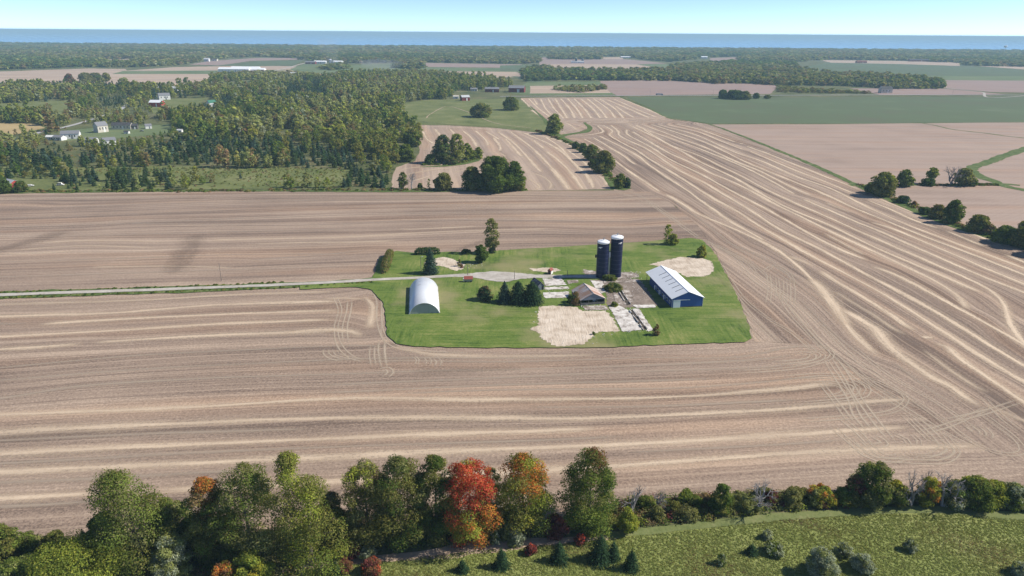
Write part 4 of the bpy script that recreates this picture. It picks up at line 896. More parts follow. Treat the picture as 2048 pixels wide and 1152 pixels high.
shrub(919, 534, 518, 10, [('brown', 1), ('green', 1)], 'thin little shrub at the edge of the small sand patch', name='bush')
shrub(924, 537, 529, 8, [('rust', 2), ('wine', 1)], 'tiny rust coloured shrub at the edge of the small sand patch', name='bush')
shrub(1150, 611, 583, 24, [('brown', 3), ('deep', 1)], 'brown vine tangle against the left wall of the old barn', name='vine_bush')
shrub(1228, 614, 604, 18, [('green', 2), ('lime', 1)], 'small bright bush right of the old barn', name='bush')
shrub(1218, 561, 550, 34, [('deep', 2), ('olive', 2)], 'dark weedy bush at the foot of the silos', name='bush')
shrub(1225, 581, 568, 46, [('deep', 2), ('olive', 2)], 'wide dark weed patch between silos and old barn', name='bush')
shrub(1312, 672, 649, 17, [('brown', 3), ('grey', 1)], 'dead brownish bush at the end of the drain trench', name='bush')
shrub(1187, 671, 663, 9, [('deep', 2)], 'tiny dark bush at the edge of the large sand patch', name='bush')
shrub(1141, 606, 590, 18, [('deep', 2), ('green', 1)], 'dark bush that also stands in for shade left of the old barn', name='bush')  # dark leaves double as the shade beside the barn
shrub(932, 508, 499, 26, [('deep', 2), ('blue', 1)], 'low dark bush left of the round lawn tree', name='bush')
def hedge(label, a, b, w, h, pals, seed):
    rg = np.random.default_rng(seed); pa, pb = np.array(gp(*a)), np.array(gp(*b)); L = np.hypot(*(pb-pa)); c = (pa+pb)/2
    e = thing('hedge', label, 'hedge', (c[0], c[1], .3), math.atan2(pb[1]-pa[1], pb[0]-pa[0]))
    n = int(L*w*9+L*h*14); t = rg.uniform(-1, 1, n); th = rg.uniform(0, math.pi, n); sq = np.sqrt(np.maximum(.05, 1-t**6))
    P = np.stack((t*L/2, np.cos(th)*w/2*sq*(np.abs(np.cos(th))**-.35).clip(0, 1.25), np.sin(th)**.6*h*sq), 1)*rg.uniform(.86, 1.06, n)[:, None]
    Nn = np.stack((t**5*.8, np.cos(th), np.sin(th)), 1)+rg.normal(0, .35, (n, 3))
    col = np.concatenate([pick(p, n, rg)[None] for p in pals])[rg.integers(0, len(pals), n), np.arange(n)]*rg.uniform(.75, 1.25, n)[:, None]
    link('foliage', leaf_mesh('hedge', quads(P, Nn, np.full(n, .62)*rg.uniform(.7, 1.4, n), rg), col), e)
    m = MB()
    m.tube([(-.42*L, 0, .3), (-.2*L, .2, h*.5), (0, 0, .3), (.2*L, -.2, h*.5), (.42*L, 0, .3)], .12, 6)
    m.build('stems', M['bark'], e)
hedge('dark clipped hedge across the top of the farmyard lawn', (829, 510), (880, 509), 4.2, 3.8, ['deep', 'spruce'], 5)
hedge('tall olive hedge along the left end of the lawn above the driveway', (767, 549), (782, 509), 4.4, 4.2, ['olive', 'brown', 'deep'], 6)

# --- hedgerows and clumps in the middle distance
MID = (
 (992,382,311,76,[('deep',3),('green',1)],'large dark round tree in the clump at the field corner',dict(base=.04,dens=1.2)),
 (945,380,333,46,[('green',1),('olive',2),('deep',1)],'olive tree at the left of the large dark round tree',dict()),
 (1028,380,322,44,[('deep',2),('green',1)],'dark tree at the right of the large dark round tree',dict()),
 (966,382,356,27,[('olive',1),('green',2)],'light round bush in front of the large dark round tree',dict(base=.02)),
 (1036,381,348,30,[('green',2),('olive',1)],'green bush at the right end of the field corner clump',dict(base=.02)),
 (887,380,345,38,[('olive',2),('grey',2)],'olive tree at the field edge left of the field corner clump',dict()),
 (806,378,344,19,[('green',2),('grey',1)],'slim green tree at the field edge beside the bare one',dict(shape='tall')),
 (840,378,366,13,[('deep',2),('green',1)],'small dark bush at the field edge between two trees',dict(base=.02)),
 (858,378,357,8,[('pale',1)],'thin sapling at the field edge left of the olive tree',dict(shape='tall',dens=.6)),
 (886,326,269,40,[('deep',1),('grey',2),('blue',1)],'dark grey green tree on the wooded island in the back field',dict(dens=1.1)),
 (914,324,267,34,[('pale',2),('lime',1)],'light green tree on the wooded island in the back field',dict(shape='tall',dens=.8)),
 (935,320,286,22,[('lime',1),('green',2)],'yellow green tree on the right half of the wooded island',dict()),
 (957,317,294,18,[('lime',1),('green',2)],'last small tree at the right end of the wooded island',dict()),
 (862,328,308,26,[('deep',2),('green',1)],'dark bush at the left end of the wooded island',dict(base=.02)),
 (905,329,314,22,[('deep',2),('brown',1)],'dark bush under the trees of the wooded island',dict(base=.02)),
 (946,318,300,18,[('green',2)],'green bush between two trees of the wooded island',dict(base=.02)),
 (813,323,288,32,[('green',3),('deep',1)],'round green tree at the left end of the back field',dict()),
 (826,293,257,40,[('green',2),('olive',1),('deep',1)],'dark green tree bulging into the back field from the woods',dict()),
 (962,234,206,42,[('olive',2),('grey',1),('green',1)],'wide tree standing alone in the middle of the pasture',dict(base=.03)),
 (1022,220,193,34,[('olive',1),('green',2)],'tree in the upper right corner of the pasture',dict(base=.03)),
 (1108,268,227,33,[('pale',2),('green',1),('lime',1)],'light green tree where the pasture meets the straw striped field',dict(base=.03,dens=1.2)),
 (1152,297,283,18,[('deep',2),('green',1)],'first low tree of the hedge between the two straw striped fields',dict(base=.02)),
 (1166,305,286,18,[('deep',2),('green',1)],'dark bush in the upper half of the hedge between the striped fields',dict(base=.02)),
 (1183,320,289,32,[('green',2),('olive',1)],'round tree in the upper half of the hedge between the striped fields',dict(base=.02)),
 (1206,345,300,44,[('green',1),('olive',2)],'largest tree of the hedge between the striped fields',dict(base=.03)),
 (1188,334,310,28,[('deep',2),('brown',1)],'dark bush at the left of the largest hedge tree',dict(base=.02)),
 (1240,376,347,26,[('green',2),('olive',1)],'round tree at the lower end of the hedge between the striped fields',dict(base=.02)),
 (1254,376,355,17,[('blue',1),('deep',1)],'bluish bush at the lower tip of the hedge between the striped fields',dict(base=.02)),
 (1238,376,362,16,[('deep',2)],'dark bush before the round tree at the lower hedge end',dict(base=.02)),
 (1762,392,344,46,[('lime',1),('olive',2),('green',1)],'yellow green round tree at the corner of the bare field',dict(base=.10,dens=1.15)),
 (1742,386,364,27,[('deep',2),('green',1)],'dark bush left of the yellow green round tree',dict(base=.02)),
 (1778,392,370,22,[('deep',2),('brown',1)],'dark bush below the yellow green round tree',dict(base=.02)),
 (1808,373,339,28,[('green',2),('deep',1)],'green tree right of the yellow green round tree',dict()),
 (1861,368,335,20,[('lime',1),('green',2)],'small palm shaped green tree in the bare field hedge',dict(base=.45)),
 (1857,371,356,26,[('deep',2)],'dark bush at the foot of the palm shaped tree',dict(base=.02)),
 (1926,371,336,32,[('olive',1),('pale',1)],'sparse olive tree right of the bare grey field tree',dict(base=.15,dens=.7)),
 (1945,372,356,18,[('deep',2),('green',1)],'dark bush right of the sparse olive tree',dict(base=.02)),
 (1806,406,391,24,[('deep',2),('blue',1)],'low dark bush at the left tip of the right hand hedge',dict(base=.02)),
 (1827,413,402,9,[('rust',1),('brown',1)],'tiny rusty tree in the right hand hedge',dict()),
 (1850,428,414,26,[('deep',2)],'low dark bush in the right hand hedge left of its tallest tree',dict(base=.02)),
 (1874,437,409,28,[('olive',2),('brown',1)],'olive tree left of the tallest right hand hedge tree',dict(base=.02)),
 (1904,446,399,33,[('deep',2),('green',2)],'tallest tree of the right hand hedge',dict(base=.04)),
 (1956,463,430,40,[('olive',2),('green',1)],'olive round tree in the right hand hedge beyond the tallest',dict(base=.06)),
 (1976,468,448,26,[('brown',1),('grey',1)],'dull brown bush right of the olive round hedge tree',dict(base=.02)),
 (2008,486,452,42,[('green',2),('deep',1)],'green tree in the right hand hedge near the photo edge',dict(base=.02)),
 (2048,494,441,46,[('olive',2),('yellow',.5)],'olive tree cut by the right photo edge in the hedge',dict(base=.04)),
 (2030,488,468,26,[('brown',1),('olive',1)],'brownish bush between the last two right hand hedge trees',dict(base=.02)),
 (2095,512,460,50,[('green',2),('olive',1)],'green hedge tree outside the right photo edge',dict(base=.04)),
 (1470,82+116,180,40,[('deep',2),('spruce',1)],'dark evergreen clump on the edge of the green crop field',dict(base=.02)),
 (1445,197,179,18,[('deep',2)],'dark tree left of the evergreen clump in the green crop',dict(base=.02)),
 (1490,199,182,22,[('olive',2),('green',1)],'lighter round tree right of the evergreen clump in the green crop',dict(base=.02)),
 (1512,197,186,13,[('deep',2)],'small dark tree at the right of the green crop clump',dict(base=.02)),
 (1535,197,190,14,[('olive',1),('green',1)],'last low bush right of the green crop clump',dict(base=.02)),
 (140,166,147,15,[('wine',1),('rust',1),('deep',1)],'reddish tree standing alone in the far stubble field',dict()),
 (172,165,145,22,[('grey',2),('olive',1)],'grey tree in the small far clump of the stubble field',dict()),
 (192,164,145,22,[('grey',2),('deep',1)],'darker tree in the middle of the small far clump',dict()),
 (213,163,145,14,[('yellow',1),('olive',2)],'yellowish tree at the right end of the small far clump',dict()),
)
for x, yb, yt, w, p, lb, kw in MID:
    low = kw.get('base', .1) <= .02 and ('bush' in lb)
    (shrub if low else tree)(x, yb, yt, w, p, lb, **(dict(kw, name='bush') if low else kw))
tree(824, 378, 344, 17, None, 'bare tree at the field edge beside the slim green tree', 'bare', name='bare_tree')
tree(1902, 370, 330, 31, None, 'bare grey tree in the hedge of the bare field', 'bare', name='bare_tree')
for i, (x0, y0, x1, y1, n) in enumerate(((1075,264,1095,268,4),(1090,272,1140,288,9),(1715,371,1740,380,4),(1815,371,1850,370,4),(1870,371,1985,371,12),(1785,398,1850,424,7),(1912,452,1945,462,4),(1982,474,2040,492,6),(800,379,880,379,9),(905,380,935,381,4),(1236,366,1250,376,2),(1196,330,1232,365,4))):
    pass
def strip_brush(label, name, px, seed, n, wpx, hts, pals, size=.9):
    """continuous low brush along a line: one mass"""
    rg = np.random.default_rng(seed); g = spline(GP(px), 3.0); idx = rg.integers(0, len(g), n)
    C = g[idx]+rg.normal(0, wpx, (n, 2)); rr = rg.uniform(*hts, n); k = 26; m = n*k
    ii = np.repeat(np.arange(n), k); d = rg.normal(0, 1, (m, 3)); d /= np.linalg.norm(d, axis=1)[:, None]; d[:, 2] = np.abs(d[:, 2])
    P = np.concatenate((C, np.zeros((n, 1))), 1)[ii]+d*rr[ii][:, None]*np.array((1.1, 1.1, 1.0))
    cl = np.zeros((n, 3)); pi = rg.integers(0, len(pals), n)
    for j, p in enumerate(pals): cl[pi == j] = pick(p, (pi == j).sum(), rg)
    col = cl[ii]*rg.uniform(.75, 1.25, m)[:, None]
    D = np.hypot(P[:, 0], P[:, 1]); S_ = np.maximum(.45, D*.0019)*rg.uniform(.7, 1.4, m)
    o = link(name, leaf_mesh(name, quads(P, d+rg.normal(0, .4, (m, 3)), S_, rg), col)); o['kind'] = 'stuff'; o['label'] = label
strip_brush('low dark brush in the hedge between the two striped fields', 'hedge_undergrowth', [(1075,262),(1110,275),(1150,294),(1188,322),(1215,348),(1240,374)], 11, 150, 1.6, (.8, 2.4), ['deep', 'green', 'brown'])
strip_brush('low dark brush under the bare field hedge', 'hedge_undergrowth', [(1718,371),(1760,384),(1800,372),(1900,371),(2000,370)], 12, 150, 1.2, (.6, 1.8), ['deep', 'green', 'brown'])
strip_brush('low dark brush under the right hand hedge', 'hedge_undergrowth', [(1785,398),(1850,424),(1900,446),(1960,466),(2048,494),(2200,548)], 13, 190, 1.5, (.8, 2.4), ['deep', 'green', 'brown'])
strip_brush('low weeds along the far edge of the upper field', 'hedge_undergrowth', [(-150,388),(0,384),(300,383),(700,381),(800,380),(900,381),(1050,380)], 14, 420, 1.6, (.5, 1.9), ['deep', 'olive', 'green', 'brown'])
strip_brush('weeds along the driveway verge', 'weeds', [(-100,596),(0,587),(200,580),(417,572),(560,566)], 15, 130, .5, (.3, .9), ['green', 'olive', 'deep'])
strip_brush('weeds along the lower driveway verge', 'weeds', [(-100,606),(0,597),(200,590),(417,582),(625,573),(740,566)], 16, 170, .5, (.3, .9), ['green', 'olive', 'deep'])
strip_brush('low weeds round the wooded island', 'hedge_undergrowth', [(850,330),(900,329),(960,318)], 17, 60, 1.5, (.6, 2.0), ['green', 'deep', 'olive'])

# --- undergrowth of the near hedgerow, and the meadow
def in_px(poly, n, rg, zone=None):
    g = GP(poly); a = np.array(g); lo, hi = a.min(0), a.max(0); out = np.zeros((0, 2))
    while len(out) < n:
        p = rg.uniform(lo, hi, (n*2, 2)); out = np.concatenate((out, p[inside(g, p[:, 0], p[:, 1])]))
    return out[:n]
rg = np.random.default_rng(5)
band = [(1240,1002),(1300,997),(1500,988),(1690,988),(1850,988),(2048,982),(2300,978),(2300,1018),(2048,1017),(1903,1007),(1848,1005),(1738,1008),(1556,1022),(1410,1037),(1300,1050),(1232,1056),(1113,1066),(1044,1071),(942,1084),(873,1093),(791,1100),(702,1115),(620,1126),(560,1160),(600,1300),(-300,1300),(-300,1112),(0,1088),(190,1080),(400,1074),(700,1062),(900,1055),(1100,1044)]
def mass(name, label, C, rr, k, pals, wts, size, rg, hump=1.0, up=.4, sel=None, jit=.28):
    n = len(C); m = n*k; ii = np.repeat(np.arange(n), k)
    d = rg.normal(0, 1, (m, 3)); d /= np.linalg.norm(d, axis=1)[:, None]; d[:, 2] = np.abs(d[:, 2])
    P = np.concatenate((C, np.full((n, 1), .1)), 1)[ii]+d*rr[ii][:, None]*np.array((1.15, 1.15, hump))*rg.uniform(.6, 1.05, m)[:, None]
    pi = rg.choice(len(pals), n, p=np.array(wts)/sum(wts)) if sel is None else sel; cl = np.zeros((n, 3))
    for j, p in enumerate(pals): cl[pi == j] = pick(p, (pi == j).sum(), rg)
    col = cl[ii]*rg.uniform(1-jit, 1+jit, m)[:, None]
    o = link(name, leaf_mesh(name, quads(P, d+rg.normal(0, .45, (m, 3))+np.array((0, 0, up)), size*rg.uniform(.6, 1.4, m), rg), col)); o['kind'] = 'stuff'; o['label'] = label
    return o
C = in_px(band, 1500, rg)
mass('undergrowth', 'mixed green and reddish undergrowth below the near tree row', C, rg.uniform(.6, 1.9, 1500), 46, ['green', 'olive', 'deep', 'pale', 'brown', 'wine', 'lime'], [4, 4, 3, 2, 1.5, 1, 1.2], .42, rg)
mead = [(600,1148),(700,1130),(791,1122),(942,1103),(1113,1089),(1300,1070),(1556,1041),(1738,1029),(1903,1028),(2048,1040),(2260,1045),(2300,1200),(560,1200)]
C = in_px(band[:18]+[(1240, 1040)], 520, rg)
mass('undergrowth', 'tangled brush filling the right part of the near hedgerow', C, rg.uniform(.8, 2.1, 520), 90, ['green', 'olive', 'brown', 'pale', 'wine', 'lime', 'grey', 'rust'], [3, 4, 2.5, 2, 1.2, 1.4, 2, .7], .34, rg)
C = in_px(mead, 42000, rg)
big = noise_w = np.sin(C[:, 0]*.19+1.3*np.sin(C[:, 1]*.13))+np.sin(C[:, 1]*.23+C[:, 0]*.07)
rr = np.clip(rg.uniform(.16, .46, len(C))*(1+.2*big), .12, .8)
mass('meadow_grass', 'tall weedy meadow grass', C, rr*.8, 7, ['mead', 'olive', 'pale', 'brown'], [7, 1.2, 1.5, .25], .19, rg, hump=.5, up=1.0, jit=.10, sel=np.digitize(big+rg.normal(0, .7, len(C)), [.9, 1.5, 2.3]))

# ------------------------------------------------------------------ woods
def proto(rg, kind, H, W, pals, size):
    """one whole small tree (crown and trunk in one mesh), for trees only a few pixels tall"""
    mb = MB()
    if kind == 'decid':
        q, c, C, rc = deciduous(rg, H, W, pals, size, rg.choice(['dome', 'oval', 'tall', 'cone']), rg.uniform(.03, .15), nc=int(rg.integers(14, 24)), jit=.55)
    else:
        q, c = conifer(rg, H, W, pals, size, kind)
    mb.tube([(0, 0, -.3), (0, 0, H*.7)], [H*.02, H*.005], 5)
    return q, c, mb
WK = [('olive green', [('olive', 3), ('green', 1)]), ('yellowish green', [('lime', 1), ('olive', 2), ('pale', 1)]), ('grey green', [('grey', 3), ('silver', .5)]), ('mid green', [('green', 3), ('olive', 1)]),
      ('dark green', [('deep', 3), ('green', 1)]), ('brownish', [('brown', 2), ('grey', 2)]), ('pale green', [('pale', 3), ('grey', 1)])]
rgw = np.random.default_rng(42)
NEAR, LOW = {}, {}
for wi, (nm, pals) in enumerate(WK):
    NEAR['d%d' % wi] = [proto(rgw, 'decid', 11.0, w, pals, .85) for w in (7.0, 9.5, 8.0)]
    LOW['d%d' % wi] = [proto(rgw, 'decid', 11.0, w, pals, 1.5) for w in (7.5, 9.5)]
NEAR['p0'] = [proto(rgw, k, 8.0, w, 'pine', 1.0) for k, w in (('pine', 5.0), ('spruce', 4.6), ('pine', 5.6), ('spruce', 5.2))]
NEAR['p1'] = [proto(rgw, k, 8.0, w, 'blue', 1.0) for k, w in (('pine', 5.2), ('spruce', 4.6))]
LOW['p0'] = [proto(rgw, 'pine', 8.0, w, 'pine', 2.0) for w in (5.0, 5.6)]; LOW['p1'] = [proto(rgw, 'pine', 8.0, w, 'blue', 2.0) for w in (5.0, 5.6)]
def scatter(px, spacing, rg, holes=(), jit=.42, xlim=None):
    g = GP(px); a = np.array(g); lo, hi = a.min(0), a.max(0)
    out = []; y = lo[1]
    while y < hi[1]:
        s = spacing if not callable(spacing) else spacing(y)
        xs = np.arange(lo[0], hi[0], s); xs = xs[np.abs(xs) < y*.80+60]
        p = np.stack((xs+rg.uniform(-jit, jit, len(xs))*s, y+rg.uniform(-jit, jit, len(xs))*s), 1)
        out.append(p); y += s
    P = np.concatenate(out); k = inside(g, P[:, 0], P[:, 1])
    for h in holes: k &= ~inside(GP(h), P[:, 0], P[:, 1])
    return P[k]
CLEAR = [[(-260,147),(0,143),(354,134),(512,131),(640,134),(700,150),(640,158),(440,158),(398,173),(251,169),(118,167),(0,173),(-260,180)],
  [(-260,210),(25,207),(150,201),(162,215),(155,231),(20,233),(-260,234)], [(120,262),(150,250),(345,247),(350,262),(300,272),(225,290),(110,292),(100,275)],
  [(-260,249),(40,247),(75,250),(90,258),(60,264),(0,277),(-260,284)], [(295,206),(325,198),(430,194),(438,204),(380,216),(310,229)],
  [(150,335),(400,335),(560,337),(705,341),(690,370),(580,375),(505,372),(480,352),(345,364),(330,350),(150,347)],
  [(0,362),(40,356),(120,360),(135,380),(0,382)], [(505,196),(560,193),(565,204),(505,206)], [(470,212),(530,206),(535,214),(470,220)],
  [(905,184),(1055,172),(1055,196),(905,202)], [(445,164),(505,160),(512,175),(448,178)]]
LW = [(-260,182),(0,178),(100,171),(250,172),(330,176),(405,174),(430,156),(520,163),(560,156),(640,158),(720,150),(800,148),(960,157),(1010,166),(1040,178),(1000,192),(900,199),(850,199),(806,206),(815,248),(800,262),(838,268),(838,290),(800,322),(788,332),(782,376),(600,378),(300,381),(-260,386)]
PINES = [[(160,318),(250,300),(400,288),(560,286),(640,298),(705,312),(705,340),(560,334),(400,331),(240,332),(160,336)], [(570,345),(640,336),(705,340),(782,352),(782,378),(700,378),(600,366)],
  [(-60,310),(120,300),(160,318),(160,345),(-60,350)], [(0,352),(330,352),(345,380),(0,384)], [(95,170),(310,167),(320,180),(100,182)], [(190,200),(330,184),(335,196),(200,222)], [(560,172),(640,165),(660,200),(560,205)], [(380,205),(460,195),(470,220),(390,232)]]
P = scatter(LW, 9.8, rgw, CLEAR)
roadp = [np.array(GP([(420,177),(333,186),(319,194),(295,199),(257,210),(225,226),(140,252),(90,262),(0,288),(-200,330)]))]
rp = spline(roadp[0], 6.0); P = P[np.array([((rp-p)**2).sum(1).min() > 64 for p in P])]
ispine = np.zeros(len(P), bool)
for q in PINES: ispine |= inside(GP(q), P[:, 0], P[:, 1]) & (rgw.uniform(0, 1, len(P)) < .88)
ispine |= rgw.uniform(0, 1, len(P)) < .05
# hue drifts over the wood: neighbours are alike
hue = np.sin(P[:, 0]*.021+1.0)+np.sin(P[:, 1]*.027+P[:, 0]*.011)+rgw.normal(0, .75, len(P))
wk = np.digitize(hue, [-1.5, -.9, -.2, .45, 1.0, 1.6]); wk = np.array([0, 4, 3, 1, 2, 5, 6])[wk]
thin = (~ispine) & (np.sin(P[:, 0]*.05)*np.sin(P[:, 1]*.033+2) > -.05) & (rgw.uniform(0, 1, len(P)) < .78)
keep = ~thin; P, ispine, wk = P[keep], ispine[keep], wk[keep]
sc_h = np.clip(rgw.normal(1.0, .22, len(P)), .55, 1.55)
sc_h = np.where(ispine, sc_h*1.25, sc_h*np.where(P[:, 1] < 600, 1.0, 1.4))
for q in ([(60,286),(330,268),(350,300),(240,318),(60,322)], [(170,268),(350,262),(380,290),(200,300)], [(0,372),(180,366),(180,386),(0,388)], [(285,208),(450,210),(450,228),(285,236)], [(150,190),(300,190),(290,205),(200,225),(150,210)], [(170,215),(300,213),(335,250),(160,250)], [(895,196),(1050,190),(1050,205),(895,212)], [(-260,278),(90,262),(115,280),(0,310),(-260,320)]):
    sc_h = np.where(inside(GP(q), P[:, 0], P[:, 1]), sc_h*.6, sc_h)
inst = {}
for k, v in NEAR.items():
    inst[k] = [leaf_mesh('woodland_tree', q, c, wood=mb) for q, c, mb in v]
    for m in inst[k]: m['used'] = 0
D = np.hypot(P[:, 0], P[:, 1]); U = 1024+FPX*P[:, 0]/(P[:, 1]*_cp+CAM_H*_sp)
vis = (U > -60) & (U < 2108)
order = np.argsort(D)
single = np.zeros(len(P), bool)
for cl in (True, False):
    ids = [i for i in order if ispine[i] == cl and vis[i]][:240]
    single[ids] = True
def where(u, y):
    a = 'at the left photo edge' if u < 160 else 'left of the middle' if u < 420 else 'below the pasture' if u < 640 else 'beside the back field'
    b = 'front row by the field' if y < 575 else 'pine belt behind the scrub' if y < 640 else 'thick of the left woods' if y < 760 else 'far part of the left woods'
    return a, b
for i in np.where(single)[0]:
    pine = ispine[i]; k = ('p%d' % (rgw.uniform() < .3)) if pine else 'd%d' % wk[i]
    ms = inst[k]; me = ms[int(rgw.integers(0, len(ms)))]
    o = link('pine_tree' if pine else 'woodland_tree', me, None, (P[i, 0], P[i, 1], .05), float(rgw.uniform(0, 6.28)))
    s = float(sc_h[i])*(.82 if pine else .95); o.scale = (s*float(rgw.uniform(.85, 1.15)), s*float(rgw.uniform(.85, 1.15)), s)
    v = float(rgw.uniform(.85, 1.2) if pine else rgw.uniform(1.1, 1.4)); o.color = (v*float(rgw.uniform(.92, 1.1)), v, v*float(rgw.uniform(.85, 1.05)), 1)
    a, b = where(U[i], P[i, 1]); kind = ('dark bluish pine' if k == 'p1' else 'dark green pine') if pine else WK[wk[i]][0]+' leafy tree'
    tag(o, '%s in the %s %s' % (kind, b, a), 'tree', 'trees of the left woods: %s, %s, %s' % (kind, b, a))
def mass_trees(name, label, items):
    """items: (proto, x, y, scale, tint): trees too many to count, as one woodland"""
    Q, Cc, Wv, Wf, off = [], [], [], [], 0
    for (q, c, mb), x, y, s, t in items:
        a = rgw.uniform(0, 6.28); ca, sa = math.cos(a), math.sin(a); R3 = np.array(((ca, sa, 0), (-sa, ca, 0), (0, 0, 1)))
        Q.append((q.reshape(-1, 3)@R3*s+np.array((x, y, 0))).reshape(-1, 4, 3)); Cc.append(c*t)
    o = link(name, leaf_mesh(name, np.concatenate(Q), np.concatenate(Cc))); o['kind'] = 'stuff'; o['label'] = label
    return o
rest = np.where(~single)[0]; items = []
for i in rest:
    k = ('p%d' % (rgw.uniform() < .3)) if ispine[i] else 'd%d' % wk[i]
    pr_ = (NEAR if D[i] < 760 else LOW)[k]; s = sc_h[i]*(.85 if ispine[i] else 1.0)
    items.append((pr_[int(rgw.integers(0, len(pr_)))], P[i, 0], P[i, 1], s, rgw.uniform(.85, 1.2) if ispine[i] else rgw.uniform(1.1, 1.4)))
tree(6, 386, 352, 30, [('deep', 2), ('green', 1)], 'dark tree hiding the left half of the bright red barn', base=.03)
tree(44, 384, 362, 24, [('deep', 2), ('olive', 1)], 'dark bush in front of the right end of the bright red barn', base=.02)
mass_trees('woods', 'mixed woods filling the left half beyond the upper field', items)
# scrub between the trees and in the weedy clearing
Cs = scatter(LW, 9.0, rgw, [CLEAR[0], CLEAR[2], CLEAR[3], CLEAR[6]]); Cs = Cs[rgw.uniform(0, 1, len(Cs)) < .6]
Cs = Cs[(Cs[:, 1] < 900)]
mass('scrub', 'low scrub between the trees of the left woods', Cs, rgw.uniform(.8, 2.4, len(Cs)), 14, ['olive', 'brown', 'grey', 'deep', 'pale'], [3, 2.5, 2, 2, 1], 1.15, rgw)
Cs = scatter(CLEAR[5], 5.5, rgw); mass('weeds', 'low weeds in the clearing beyond the upper field', Cs, rgw.uniform(.3, 1.3, len(Cs)), 9, ['olive', 'brown', 'green', 'pale'], [3, 1.2, 2, 1], .95, rgw)
# far woods: the farther, the coarser
def lownoise(x, y): return np.sin(x*.0041+1.3*np.sin(y*.0023))+np.sin(y*.0052+x*.0017)
def far_woods(label, px, holes=(), h=1.25, k0=105.0, dark=1.0, cut=None):
    Pf = scatter(px, lambda y: max(7.5, y/k0), rgw, holes)
    if cut is not None: Pf = Pf[lownoise(Pf[:, 0]*1.7, Pf[:, 1]*2.1) < cut]
    it = []
    for x, y in Pf:
        d = math.hypot(x, y); s = max(7.5, y/k0)/7.5
        k = int(np.digitize(lownoise(x, y)+rgw.normal(0, .8), [-1.4, -.7, -.1, .5, 1.1, 1.7])); k = [4, 0, 3, 2, 5, 0, 6][k]
        pr_ = FARP['d%d' % k] if d > 1900 else LOW['d%d' % k]
        it.append((pr_[int(rgw.integers(0, len(pr_)))], x, y, np.array((s, s, h*rgw.uniform(.75, 1.2))), dark*rgw.uniform(.95, 1.6)))
    if it: mass_trees('woods', label, it)
FARP = {}
for wi, (nm, pals) in enumerate(WK): FARP['d%d' % wi] = [proto(rgw, 'decid', 11.0, w, pals, 3.6) for w in (8.0, 9.0)]
far_woods('woods along the lake shore, left half', [(-700,82),(0,87.5),(500,91.3),(1024,95),(1024,108),(800,112),(640,119),(600,117),(512,113),(420,119),(354,131),(251,135),(177,134),(0,140),(-400,142)], [[(204,119),(275,118),(276,124),(204,124)], [(-50,112),(10,110),(12,117),(-50,118)], [(205,122),(268,121),(268,126),(205,126)]], dark=.9)
far_woods('woods along the lake shore, right half', [(1024,95),(2048,102.5),(2700,107),(2700,128),(2048,130),(1920,126),(1800,121),(1660,119),(1590,124),(1480,121),(1476,113),(1420,115),(1340,124),(1290,120),(1246,113),(1200,113),(1024,112)], [[(1230,113.5),(1262,113),(1262,116),(1230,116)]], dark=.9)
far_woods('belt of woods beyond the smoking field', [(600,119),(700,118),(800,112),(1024,110),(1076,114),(1079,126),(1043,128),(851,125),(820,124),(720,127),(640,123)], [], dark=.85)
far_woods('small woodlot on the pale crop beyond the smoke', [(788,136),(792,127),(820,124),(845,126),(851,137),(820,139)], dark=.8)
far_woods('long band of woods across the middle of the plain', [(1048,163),(1043,143),(1079,136),(1114,141),(1200,144),(1330,143),(1345,134),(1420,128),(1480,124),(1590,128),(1590,139),(1660,150),(1750,152),(1800,155),(1886,166),(1884,178),(1780,178),(1680,172),(1556,171),(1480,167),(1430,168),(1360,162),(1220,161),(1150,160)], [], dark=.85)
far_woods('dark grove on the far brown field', [(1097,119),(1100,114),(1200,113.5),(1200,119)], dark=.75)
far_woods('scrubby trees on the near edge of the brown field', [(1553,176),(1640,172),(1740,178),(1755,187),(1640,187),(1560,185)], [], h=.6, dark=.95, cut=.4)
far_woods('trees round the red roofed farm', [(1105,168),(1180,165),(1214,170),(1214,178),(1180,184),(1160,186),(1110,180)], [], h=.8, cut=.2)
far_woods('trees at the right edge of the plain', [(1920,131),(1940,126),(2048,127),(2600,132),(2600,136),(2048,134)], [], dark=.8)
far_woods('trees behind the white farm sheds', [(432,150),(520,145),(610,148),(640,152),(620,158),(430,160)], [[(520,139),(605,139),(605,147),(520,147)]], h=.8)
far_woods('trees between the pale fields', [(640,133),(690,128),(700,136),(660,141),(640,140)], h=.8)
far_woods('trees along the left edge of the plain', [(-400,183),(0,176),(90,170),(105,180),(90,196),(0,197),(-400,200)], h=.9)

# ------------------------------------------------------------------ farm buildings
def place(px, z=0): g = gp(*px); return (g[0], g[1], z)
M['white'] = m_sheet('white_metal', (.86, .88, .89), (.91, .92, .93), rough=.45, rib=1.1, axis=1)
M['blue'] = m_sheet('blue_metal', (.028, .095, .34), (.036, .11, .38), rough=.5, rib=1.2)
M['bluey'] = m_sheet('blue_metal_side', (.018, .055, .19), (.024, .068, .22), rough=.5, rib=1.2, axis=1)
M['trim'] = m_plain('white_trim', (.78, .78, .76), .5)
M['vent'] = m_plain('grey_panel', (.20, .22, .24), .6)
M['glass'] = m_plain('dark_glass', (.03, .035, .04), .15, spec=.6)
M['navy'] = m_plain('navy_enamel', (.007, .011, .046), .5, .12, .5, spec=.22)
M['seam'] = m_plain('grey_seam', (.045, .055, .10), .5)
M['galv'] = m_sheet('galvanised_arch', (.76, .78, .80), (.86, .88, .89), rust=(.45, .43, .41), rough=.42, metal=.1, rib=.55, axis=1, rustlo=.69, dens=.8)
M['endwall'] = m_sheet('ribbed_end_wall', (.40, .43, .40), (.55, .58, .54), rough=.6, rib=1.6, rib_shade=.45)
